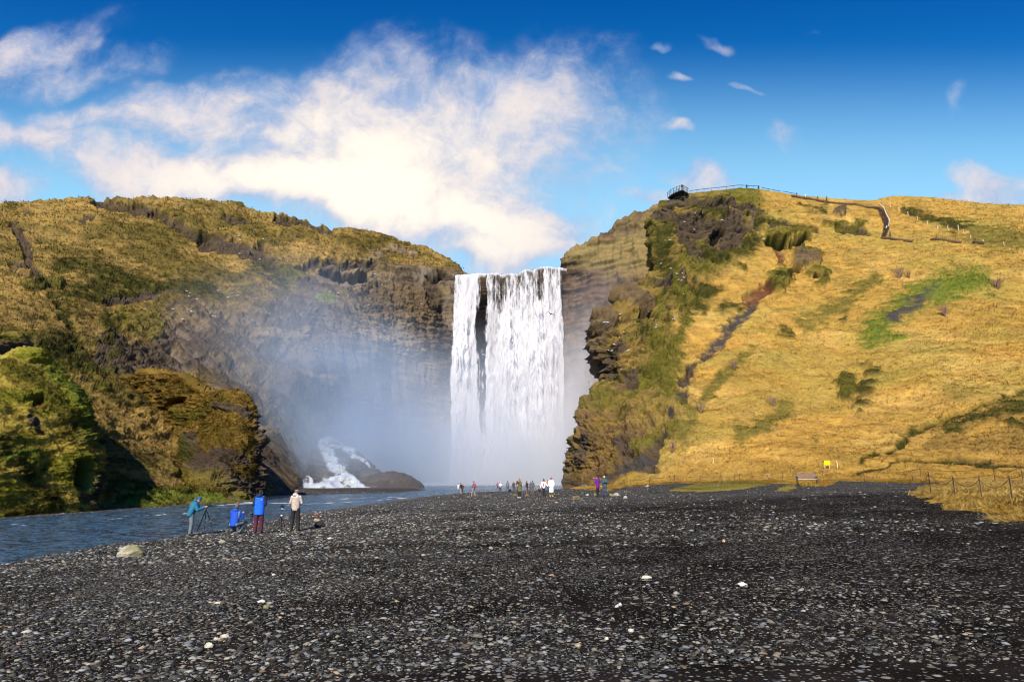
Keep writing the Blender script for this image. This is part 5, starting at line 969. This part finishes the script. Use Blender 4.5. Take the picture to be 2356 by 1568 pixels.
def ex3(root, j, V_):
    yk = [('c', B3(-.15, -.02, 1.40), B3(.15, -.02, 1.40), .082, .082), ('e', B3(0, -.02, 1.34), (.205, .135, .075)), ('c', B3(-.175, -.01, 1.42), B3(-.228, -.03, 1.15), .074, .062), ('c', B3(.175, -.01, 1.42), B3(.228, -.03, 1.15), .074, .062)]
    band(yk, 'jacket_yoke', (.012, .016, .05), root, V_, cloth('navy', (.008, .014, .06), .006, 12))
    wm = mat('white_mark', (.8, .8, .82), var=.02); mb = MB()
    for kk in range(3):
        r = .034-.010*kk; mb.tube([B3(.115-r*math.cos(t), -.157-.001*kk, 1.325+r*math.sin(t)) for t in np.linspace(0, math.pi/2, 7)]+[B3(.115, -.157, 1.325+r), B3(.135, -.156, 1.325+r), B3(.135, -.156, 1.325)], .0035, 4)
    mb.build('chest_mark', wm, root)
    band([('c', B3(-.19, -.02, 1.45), B3(-.21, -.06, 1.34), .022, .02)], 'shoulder_tab', (.6, .62, .01), root, V_)
P3 = person(593, 1226.5, 97, math.radians(4), 'person standing in a navy and bright blue jacket with maroon trousers', dict(look=(.25, 1, -.15), el=(-.235, .0, 1.17), er=(.235, .03, 1.16), wl=(-.16, .22, 1.08), wr=(.14, .24, 1.10), hd=(.01, .03, 1.615)),
            ('brightblue', (.006, .12, .72), .01, 11), ('maroon', (.075, .008, .022), .012, 9), None, (.012, .010, .009), ('navyshoe', (.03, .035, .06)), coat=.12, hood=True, jtop=('navy', (.008, .014, .06), .006, 12), near=True, face=True, bulk=1.08, extra=ex3)
def ex4(root, j, V_):
    band([('e', B3(.075, -.09, 1.44), (.06, .05, .09)), ('c', B3(.08, -.03, 1.47), B3(.16, -.02, 1.44), .04, .03)], 'hood_lining', (.75, .62, .62), root, V_)
    for s_ in (-1, 1): band([('c', B3(s_*.19, -.035, 1.34), B3(s_*.185, -.03, 1.05), .016, .014)], 'armhole_seam', (.02, .02, .022), root, V_)
    hz = j['hd'].z
    for dz, c, rr in ((.045, (.62, .52, .45), .094), (.085, (.06, .01, .012), .089), (.115, (.55, .45, .38), .074)):
        n = 20; pts = [j['hd']+B3(rr*math.cos(t), rr*1.12*math.sin(t)-.01, dz) for t in np.linspace(0, 2*math.pi, n)]; mb = MB(); mb.tube(pts, .0125, 6); mb.build('hat_stripe', cloth('stripe%d' % int(c[0]*100), c), root, True)
P4 = person(677, 1220.5, 92, math.radians(-3), 'person seen from behind in a cream fleece hoodie, striped beanie and black trousers', dict(look=(.15, 1, -.4), hd=(.01, .05, 1.60), sl=(-.17, 0, 1.42), sr=(.17, 0, 1.42), el=(-.25, .03, 1.16), er=(.25, .03, 1.16), wl=(-.12, .25, 1.12), wr=(.12, .25, 1.12), kl=(-.12, .03, .5), kr=(.13, .03, .5), al=(-.14, -.01, .09), ar=(.16, -.01, .09)),
            ('cream', (.47, .38, .32), .006, 14), ('black', (.015, .013, .015), .01, 9), ('beanie', (.07, .012, .014), (.09, .012, .015)), shoes=('hiker', (.06, .045, .02)), hood=True, near=True, face=False, bulk=1.04, extra=ex4)
# --- visitors nearer the falls
G = lambda n, c: (n, c)
hold = dict(el=(-.25, .12, 1.22), er=(.25, .12, 1.22), wl=(-.08, .26, 1.50), wr=(.08, .26, 1.50)); low = dict(el=(-.24, .02, 1.16), er=(.24, .02, 1.16), wl=(-.1, .24, 1.14), wr=(.1, .24, 1.14)); stride = dict(kl=(-.1, .14, .50), al=(-.11, .18, .09), kr=(.1, -.02, .5), ar=(.11, -.2, .12))
def pack(c, h=.24):
    def f(root, j, V_): band([('e', B3(0, -.21, 1.22), (.15, .11, h)), ('e', B3(0, -.29, 1.12), (.11, .06, .13)), ('c', B3(-.11, -.14, 1.4), B3(-.12, .09, 1.38), .022, .022), ('c', B3(.11, -.14, 1.4), B3(.12, .09, 1.38), .022, .022)], 'backpack', c, root, V_)
    return f
def phone(root, j, V_): mb = MB(); mb.box((0, .34, 1.56), (.15, .012, .08), None, .004); mb.build('phone', black, root)
person(1054.5, 1134.3, 23, math.radians(-60), 'person in a white coat and jeans at the left of the group by the spray', hold, G('white', (.75, .74, .76)), G('jeans', (.03, .12, .34)), None, (.05, .03, .02), coat=.14)
person(1060, 1136.7, 26, math.radians(50), 'person in a black jacket and beige trousers beside the white coat', low, G('dark', (.03, .03, .035)), G('beige', (.34, .26, .2)), ('cap', (.02, .02, .03)))
person(1064, 1135, 22, math.radians(150), 'person carrying a bright pink backpack behind the black jacket', {}, G('dark2', (.04, .04, .045)), G('black', (.015, .015, .018)), None, extra=pack((.75, .03, .32), .2))
person(1089.5, 1143, 36, math.radians(70), 'hiker with a blue cap, orange scarf and red backpack walking left', dict(low, **stride), G('greyjacket', (.14, .12, .15)), G('khaki', (.28, .24, .2)), ('beanie', (.05, .13, .32)), shoes=G('brownboot', (.07, .05, .03)), extra=lambda r, j, v: (pack((.5, .03, .06))(r, j, v), band([('c', B3(-.05, .05, 1.5), B3(.05, .05, 1.5), .05, .05)], 'scarf', (.8, .17, .02), r, v)))
person(1145.2, 1129.2, 20, math.radians(170), 'person in a dark jacket and red trousers by the spray', low, G('dark2', (.04, .045, .045)), G('red', (.35, .02, .04)), None)
person(1148.3, 1129.6, 20.5, math.radians(200), 'person with a pink hat half hidden behind the white jacket', low, G('pinkish', (.5, .15, .25)), G('greyt', (.1, .1, .1)), ('beanie', (.75, .03, .25)))
person(1151.2, 1131, 21.5, math.radians(200), 'person in a short white jacket and white hat with black trousers', low, G('white', (.78, .74, .77)), G('black', (.02, .02, .024)), ('beanie', (.8, .75, .78)))
person(1167.8, 1131, 25, 0, 'person in a grey jacket and dark trousers seen from behind near the spray', {}, G('midgrey', (.16, .17, .19)), G('dgrey', (.06, .065, .07)), None, (.03, .03, .03), hood=True, skirt=.0, bulk=1.05)
person(1181.8, 1130.3, 23, math.radians(175), 'person in a charcoal coat and black leggings facing the camera', {}, G('charcoal', (.05, .05, .055)), G('black', (.015, .015, .018)), None, coat=.1)
person(1188, 1137.9, 29, math.radians(-140), 'person with long brown hair in a grey coat next to the olive parka', low, G('greycoat', (.2, .2, .21)), G('dgrey', (.05, .05, .055)), None, (.12, .05, .025), coat=.18, hairlen=.2)
person(1195.4, 1145, 42.5, math.radians(140), 'person in an olive parka and orange bobble hat raising a camera', hold, G('olive', (.13, .105, .035)), G('black', (.012, .012, .014)), ('beanie', (.42, .12, .02), (.08, .03, .02)), shoes=G('whiteshoe', (.7, .7, .7)), coat=.26, hood=True, bulk=1.18, extra=lambda r, j, v: (band([('c', B3(-.1, .0, 1.46), B3(.1, .0, 1.46), .075, .075)], 'scarf', (.02, .02, .02), r, v), band([('e', B3(.19, .12, 1.2), (.07, .07, .12))], 'bag', (.35, .4, .5), r, v), phone(r, j, v)))
person(1212.4, 1138.6, 32.6, math.radians(-120), 'person in a long dark hooded jacket with bright orange shoes', {}, G('plum', (.035, .03, .042)), G('taupe', (.13, .11, .10)), None, (.05, .03, .02), shoes=G('orangeshoe', (.7, .22, .06)), coat=.16, hood=True)
person(1220.4, 1131, 22.5, math.radians(20), 'shorter person of the grey clad pair pointing left', dict(el=(-.3, .1, 1.3), wl=(-.48, .2, 1.32)), G('bluegrey', (.09, .1, .12)), G('dgrey', (.05, .055, .06)), None)
person(1225.4, 1134, 28.6, math.radians(-10), 'taller person of the grey clad pair in brownish trousers', {}, G('slateg', (.10, .10, .11)), G('taupe', (.14, .12, .11)), None, (.02, .02, .02), bulk=1.1)
person(1242.4, 1130, 14, math.radians(100), 'person crouching low in a brown jacket left of the red top', dict(hgt=.68, pel=(0, -.05, .40), ch=(0, .12, .68), nk=(0, .2, .86), hd=(0, .27, 1.0), sl=(-.17, .18, .82), sr=(.17, .18, .82), el=(-.22, .3, .6), er=(.22, .3, .6), wl=(-.1, .45, .5), wr=(.1, .45, .5), hl=(-.1, -.05, .38), hr=(.1, -.05, .38), kl=(-.16, .30, .34), kr=(.18, .32, .38), al=(-.15, .0, .09), ar=(.16, .05, .08)), G('tan', (.28, .2, .12)), G('black', (.015, .015, .018)), None, (.06, .03, .02))
def redtop(root, j, V_): band([('e', B3(0, .085, 1.22), (.075, .06, .25)), ('c', B3(0, .07, 1.4), B3(0, .09, 1.05), .06, .065)], 'red_top', (.6, .01, .05), root, V_)
person(1251.2, 1142.2, 39.5, math.radians(178), 'person with an open white jacket over a red top and black trousers', dict(el=(-.27, .0, 1.2), wl=(-.44, .02, 1.02), er=(.26, .0, 1.18), wr=(.33, .05, .93), kl=(-.06, .02, .5), kr=(.06, -.03, .5), al=(-.05, .05, .09), ar=(.06, -.08, .09)), G('whitecoat', (.78, .8, .84)), G('black', (.012, .012, .016)), ('beanie', (.01, .02, .08), (.02, .02, .03)), (.02, .015, .012), hairlen=.12, extra=redtop)
person(1260.3, 1129.5, 25.5, math.radians(15), 'person in a bright orange jacket and jeans seen from behind', {}, G('orange', (.8, .2, .02)), G('jeansd', (.03, .06, .13)), ('beanie', (.05, .12, .22)), bulk=1.1)
def goldtop(root, j, V_): band([('e', B3(0, .10, 1.22), (.05, .06, .24))], 'ochre_top', (.7, .28, .03), root, V_)
person(1268.8, 1142, 43, math.radians(183), 'person in a long white coat, red beanie and yellow boots', dict(el=(-.25, .0, 1.15), wl=(-.2, .12, .98), er=(.25, .0, 1.15), wr=(.2, .12, .98)), G('whitecoat', (.78, .8, .84)), G('dgrey', (.03, .03, .035)), ('beanie', (.32, .01, .03)), (.02, .015, .012), shoes=G('yellowboot', (.75, .55, .05)), coat=.30, skirt=.12, bulk=1.2, hairlen=.15, extra=lambda r, j, v: (goldtop(r, j, v), [band([('c', j['a'+s], j['a'+s]+B3(0, 0, .2), .06, .066)], 'boot', (.75, .55, .05), r, v) for s in 'lr']))
person(1375.5, 1144.3, 49, math.radians(62), 'person in a purple jacket holding up a phone to the left', dict(hold), G('purple', (.13, .012, .22)), G('black', (.012, .01, .014)), None, (.012, .01, .01), coat=.1, hood=True, bulk=1.22, extra=phone)
person(1391.5, 1142.4, 47, math.radians(155), 'person in a blue grey jacket, jeans and pale grey beanie', dict(el=(-.25, .06, 1.18), wl=(-.05, .26, 1.25), er=(.24, .0, 1.16), wr=(.25, .12, .95), kr=(.13, .03, .5), ar=(.17, .0, .09)), G('steelblue', (.035, .07, .095)), G('jeansd', (.012, .025, .07)), ('beanie', (.42, .47, .5)), (.02, .016, .014), hairlen=.16, coat=.1, bulk=1.12)
# --- people up on the trail and the deck
def hillman(xy, label, rz, jc, tc, behind=0.0, pose={}, h=1.55, **kw):
    b = hillrow(*xy) if behind == 0 else crest(xy[0])+Vector((0, behind, .05)); return person(0, 0, 1, rz, label, pose, jc, tc, at=b+Vector((0, -.05, .1)), H=h, face=False, **kw)
hillman(S6(315, 648), 'walker in a blue jacket at the foot of the hillside stairs', 1.3, G('walkblue', (.05, .11, .25)), G('navyt', (.02, .02, .05)), pose=dict(low, **stride), h=1.7)
hillman(S5(685, 378), 'walker in dull red trousers where the trail leaves the skyline', -1.4, G('dark2', (.05, .05, .06)), G('dullred', (.25, .04, .06)), pose=stride, h=1.4)
hillman(S5(868, 410), 'walker in white on the upper trail', 1.5, G('white', (.7, .72, .72)), G('whitet', (.6, .62, .6)), pose=stride, h=1.5)
hillman(S5(1137, 448), 'walker in a dark jacket and grey trousers on the upper trail', 1.5, G('dark2', (.05, .05, .06)), G('greyt', (.2, .19, .18)), pose=stride, h=1.4)
hillman(S5(1330, 482), 'walker in all navy on the upper trail, nearest the stairs', 1.2, G('navyw', (.02, .02, .045)), G('navyt', (.02, .02, .05)), pose=stride, h=1.7)
hillman(S4(1895, 200), 'person in black against the sky near the hilltop summit', .3, G('blackc', (.02, .02, .02)), G('black', (.015, .015, .018)), 1.2)
hillman(S4(2150, 200), 'person in black against the sky at the right end of the long rail', .3, G('blackc', (.02, .02, .02)), G('black', (.015, .015, .018)), 1.2)
for t, s_, rz, lab, jc, h in ((.12, .35, .5, 'person at the far left end of the viewing platform', (.04, .03, .03), 1.5), (.34, .25, 1.0, 'person leaning at the left rail of the viewing platform', (.09, .045, .03), 1.5), (.62, .22, 2.6, 'person in brown in the middle of the viewing platform', (.16, .09, .06), 1.5), (.93, .12, 3.0, 'person standing tallest at the front corner of the viewing platform', (.05, .035, .03), 1.7)):
    p = dk[0].lerp(dk[1], t).lerp(dk[3].lerp(dk[2], t), s_); person(0, 0, 1, rz, lab, {}, G('deck%d' % int(t*100), jc), G('dgrey', (.04, .04, .045)), at=p+Vector((0, 0, .02)), H=h, face=False)

# ------------------------------------------------------------------ cameras, tripods, bags
def camera_body(loc, rz, tilt, label, s=1.0, lens=.11):
    r = empty('camera', loc, rz, label=label, cat='camera'); r.rotation_euler = (tilt, 0, rz); r.scale = (s, s, s)
    mb = MB(); mb.box((0, 0, 0), (.145, .06, .10), None, .012); mb.box((0, .005, .062), (.055, .055, .035), None, .010); mb.box((.06, .028, -.005), (.03, .03, .09), None, .01); mb.build('body', black, r)
    mb = MB(); mb.tube([(0, .03, -.003), (0, .03+lens*.5, -.003), (0, .03+lens*.55, -.003), (0, .03+lens, -.003)], [.036, .036, .042, .042], 14); l = mb.build('lens', black, r, True)
    mb = MB(); mb.tube([(0, .032+lens, -.003), (0, .034+lens, -.003)], .034, 14); mb.build('front_glass', glassm, l)
    return r
def tripod(foot, h, spread, rz, label, legm, ym, col_h=.3, head=True):
    foot = Vector(foot); r = empty('tripod', tuple(foot), rz, label=label, cat='tripod'); ax_z = h-col_h
    for k in range(3):
        a = 2*math.pi*k/3+.5; f = Vector((math.cos(a)*spread, math.sin(a)*spread, 0)); t = Vector((math.cos(a)*.035, math.sin(a)*.035, ax_z))
        fz = ground_z(np.array([foot.x+f.x]), np.array([foot.y+f.y]))[0]-foot.z; f.z = float(fz) if abs(fz) < .2 else 0
        mb = MB(); mb.tube([t, t.lerp(f, .38)], .019, 8); mb.tube([t.lerp(f, .36), t.lerp(f, .42)], .024, 8); mb.tube([t.lerp(f, .4), t.lerp(f, .7)], .015, 8); mb.tube([t.lerp(f, .68), t.lerp(f, .73)], .02, 8); mb.tube([t.lerp(f, .7), f], .011, 8); lg = mb.build('leg', legm, r, True)
        mb = MB(); mb.ball(f+Vector((0, 0, .01)), .018, 1); mb.build('rubber_foot', black, lg)
    mb = MB(); mb.tube([(0, 0, ax_z-.03), (0, 0, ax_z+.04)], [.05, .042], 10); mb.build('collar', ym, r, True)
    mb = MB(); mb.tube([(0, 0, ax_z-.28*h), (0, 0, h-.06)], .013, 8); mb.build('centre_column', black2, r, True)
    mb = MB(); mb.ball((0, 0, h-.05), .028, 2); mb.tube([(0, 0, h-.04), (0, 0, h)], .02, 8); mb.tube([(0, 0, h-.05), (.09, -.1, h-.09)], .007, 6); mb.build('ball_head', ym, r, True)
    return r
t1 = on_ground(470, 1228.5); tripod(t1, 1.14, .42, .35, 'black and silver tripod under the camera of the person in teal', black2, grey_metal, .12)
camera_body((t1[0], t1[1], t1[2]+1.2), math.radians(-62), math.radians(24), 'black camera tipped up on the tripod in front of the teal jacket', 1.15, .14)
t2 = on_ground(645.8, 1219); tripod(t2, .96, .27, 1.2, 'small tripod standing alone between the two people on the right', black2, mat('white_enamel', (.68, .66, .62), rough=.4), .34)
camera_body((t2[0], t2[1], t2[2]+1.0), math.radians(-20), math.radians(8), 'small black camera on the unattended tripod', .95, .07)
t3 = on_ground(552, 1229); tripod((t3[0]+.06, t3[1]+.35, t3[2]), .42, .22, .2, 'low tripod in front of the crouching person', black2, black2, .08)
camera_body((t3[0]+.06, t3[1]+.35, t3[2]+.47), 0.1, .2, 'camera on the low tripod of the crouching person', 1.0, .09)
p3 = P3.location; camera_body((p3.x-.30, p3.y+.02, p3.z+.80), math.radians(200), -1.2, 'black camera hanging at the left hip of the person in maroon trousers', 1.0, .10)
mb = MB(); mb.tube([(p3.x-.21, p3.y-.1, p3.z+1.42), (p3.x-.31, p3.y-.02, p3.z+1.1), (p3.x-.31, p3.y+.02, p3.z+.86)], .010, 5); tag(mb.build('camera_strap', black, None, True), 'black strap hanging from the left shoulder of the blue jacket', 'camera strap')
def bag(px, py, w_, h_, rz, lab, lying=True):
    p = on_ground(px, py); r = empty('backpack', tuple(p), rz, label=lab, cat='backpack'); bk = cloth('bagblack', (.012, .012, .013), .006, 20)
    link('bag_body', remesh([('e', B3(0, 0, h_*.42), (w_*.46, w_*.32, h_*.42)), ('c', B3(-w_*.3, 0, h_*.3), B3(w_*.36, 0, h_*.34), h_*.3, h_*.33), ('c', B3(-.02, 0, h_*.7), B3(w_*.25, 0, h_*.72), h_*.2, h_*.18)], .012), bk, r)
    link('pocket', remesh([('e', B3(-w_*.12, -w_*.24, h_*.35), (w_*.22, w_*.12, h_*.28))], .012), bk, r)
    mb = MB(); mb.tube([(-.03, 0, h_*.82), (0, 0, h_*1.04), (w_*.24, 0, h_*1.05), (w_*.28, 0, h_*.85)], .012, 6); mb.build('handle', black, r, True)
    mb = MB(); mb.tube([(-w_*.4, -.05, h_*.35), (-w_*.55, -.12, h_*.1), (-w_*.72, -.1, .01), (-w_*.5, .0, .02)], .012, 6); mb.build('strap', black, r, True)
bag(734.7, 1213, .48, .30, .1, 'black camera backpack lying on the gravel right of the photographers')
bag(1173, 1131, .36, .42, .8, 'dark bag on the ground beside the grey jacketed person by the spray')

# ------------------------------------------------------------------ sea birds
def gull_mesh(fly=False):
    mb = MB(); mb.ball((0, 0, .13), (.10, .21, .095), 2, Matrix.Rotation(.25, 3, 'X')); mb.ball((0, .19, .23), (.06, .07, .062), 2); mb.tube([(0, .13, .15), (0, .18, .21)], [.07, .05], 8); mb.tube([(0, -.16, .10), (0, -.33, .07)], [.06, .02], 6); mb.tube([(0, .24, .23), (0, .31, .22)], [.018, .004], 5)
    if not fly: mb.tube([(-.03, 0, .06), (-.03, .01, -.02)], .009, 4); mb.tube([(.03, 0, .06), (.03, .01, -.02)], .009, 4)
    return raw(mb)
Mg = mat('gull_white', (.66, .66, .67), rough=.7, var=.03); Mw = mat('gull_wing', (.36, .38, .42), rough=.7)
gm0 = gull_mesh(); gm0.materials.append(Mg); gm0.polygons.foreach_set('use_smooth', [True]*len(gm0.polygons))
mb = MB()
for s_ in (-1, 1): mb.ball((s_*.075, -.05, .145), (.028, .20, .055), 2, Matrix.Rotation(.22, 3, 'X'))
gw = raw(mb); gw.materials.append(Mw)
def gull(p, rz, lab, grp, s=1.05):
    r = bpy.data.objects.new('gull', gm0); col.objects.link(r); r.location = p; r.rotation_euler = (0, 0, rz); r.scale = (s, s, s); tag(r, lab, 'gull', grp)
    w_ = bpy.data.objects.new('folded_wings', gw); col.objects.link(w_); w_.parent = r
C1 = lambda x, y: ((x/1.96)/1.7385, (700+y/1.96)/1.7385); C8 = lambda x, y: ((1000+x/1.3638)/1.7385, (900+y/1.3638)/1.7385)
C5 = lambda x, y: ((2600+x/2.1418)/1.7385, (680+y/2.1418)/1.7385); C6 = lambda x, y: ((2200+x/1.845)/1.7385, (1200+y/1.845)/1.7385)
GU = [([C1(*p) for p in [(1465, 917), (1490, 932), (1485, 958), (1547, 980), (1725, 910), (1712, 914), (1820, 932), (1862, 950), (1787, 965), (1357, 1057), (1478, 1065), (1505, 1076), (1668, 1110), (1692, 1115), (1435, 1137), (1135, 1063)]], 'small white gull perched on the grassy ledges above the hazy left wall', 'gulls on the ledges above the left wall'),
      ([C1(*p) for p in [(1845, 480), (1870, 483), (1885, 517), (1880, 622), (2065, 507), (2108, 517), (2037, 667), (2000, 440), (2108, 1092)]], 'small white gull on the dark crags of the left hill', 'gulls on the upper left crags'),
      ([C8(*p) for p in [(455, 255), (545, 205), (640, 130), (657, 182), (680, 270), (725, 160), (760, 305), (875, 305), (935, 435), (440, 368), (480, 375), (415, 460), (415, 580), (650, 440), (672, 497), (790, 465), (700, 570), (735, 580), (665, 565), (860, 685), (620, 910), (360, 680), (490, 378)]], 'small white gull nesting on the rock face left of the waterfall', 'gulls on the rock face left of the falls'),
      ([C5(*p) for p in [(962, 565), (978, 600), (620, 437), (385, 380), (448, 375), (380, 517), (232, 555), (170, 607), (130, 612), (180, 850), (92, 808), (230, 895), (280, 893), (247, 945), (290, 928), (268, 953), (285, 1068), (195, 1282), (1045, 1102), (295, 450)]], 'small white gull sitting on the craggy top of the right hill', 'gulls on the right crags'),
      ([C6(*p) for p in [(515, 112), (395, 172), (412, 172), (430, 172), (905, 147), (917, 149), (785, 190), (780, 207), (730, 92), (525, 520), (573, 380), (512, 285), (545, 245), (475, 335), (432, 377), (455, 380)]], 'small white gull on the overhanging nose of the right cliff', 'gulls on the right cliff nose')]
rg_ = random.Random(4)
for pts, lab, grp in GU:
    for p in pts:
        h = hit(*p)
        if h is not None: gull(h+Vector((0, -.12, .05)), rg_.uniform(0, 6.28), lab, grp)
fm_ = gull_mesh(True); fm_.materials.append(Mg)
for px, py, Y, rz, sc_, lab, dk_ in ((1356, 884, 140, 1.2, 1.5, 'white gull flying in front of the mist right of the falls', 0), (1267, 724, 150, .5, 1.7, 'dark bird gliding in front of the waterfall', 1), (1113, 817, 160, 2.0, 1.3, 'white gull flying past the gap in the waterfall', 0)):
    p = pixY(px, py, Y); r = bpy.data.objects.new('gull', fm_.copy() if dk_ else fm_); col.objects.link(r); r.location = tuple(p); r.rotation_euler = (0, .25, rz); r.scale = (sc_,)*3; tag(r, lab, 'gull')
    if dk_: r.data.materials.clear(); r.data.materials.append(black2)
    for s_ in (-1, 1):
        mb = MB(); mb.poly([B3(0, .08, .15), B3(s_*.3, .12, .24), B3(s_*.62, -.02, .20), B3(s_*.3, -.04, .23), B3(0, -.08, .15)], (0, 0, -.012)); mb.build('wing', black2 if dk_ else Mw, r)
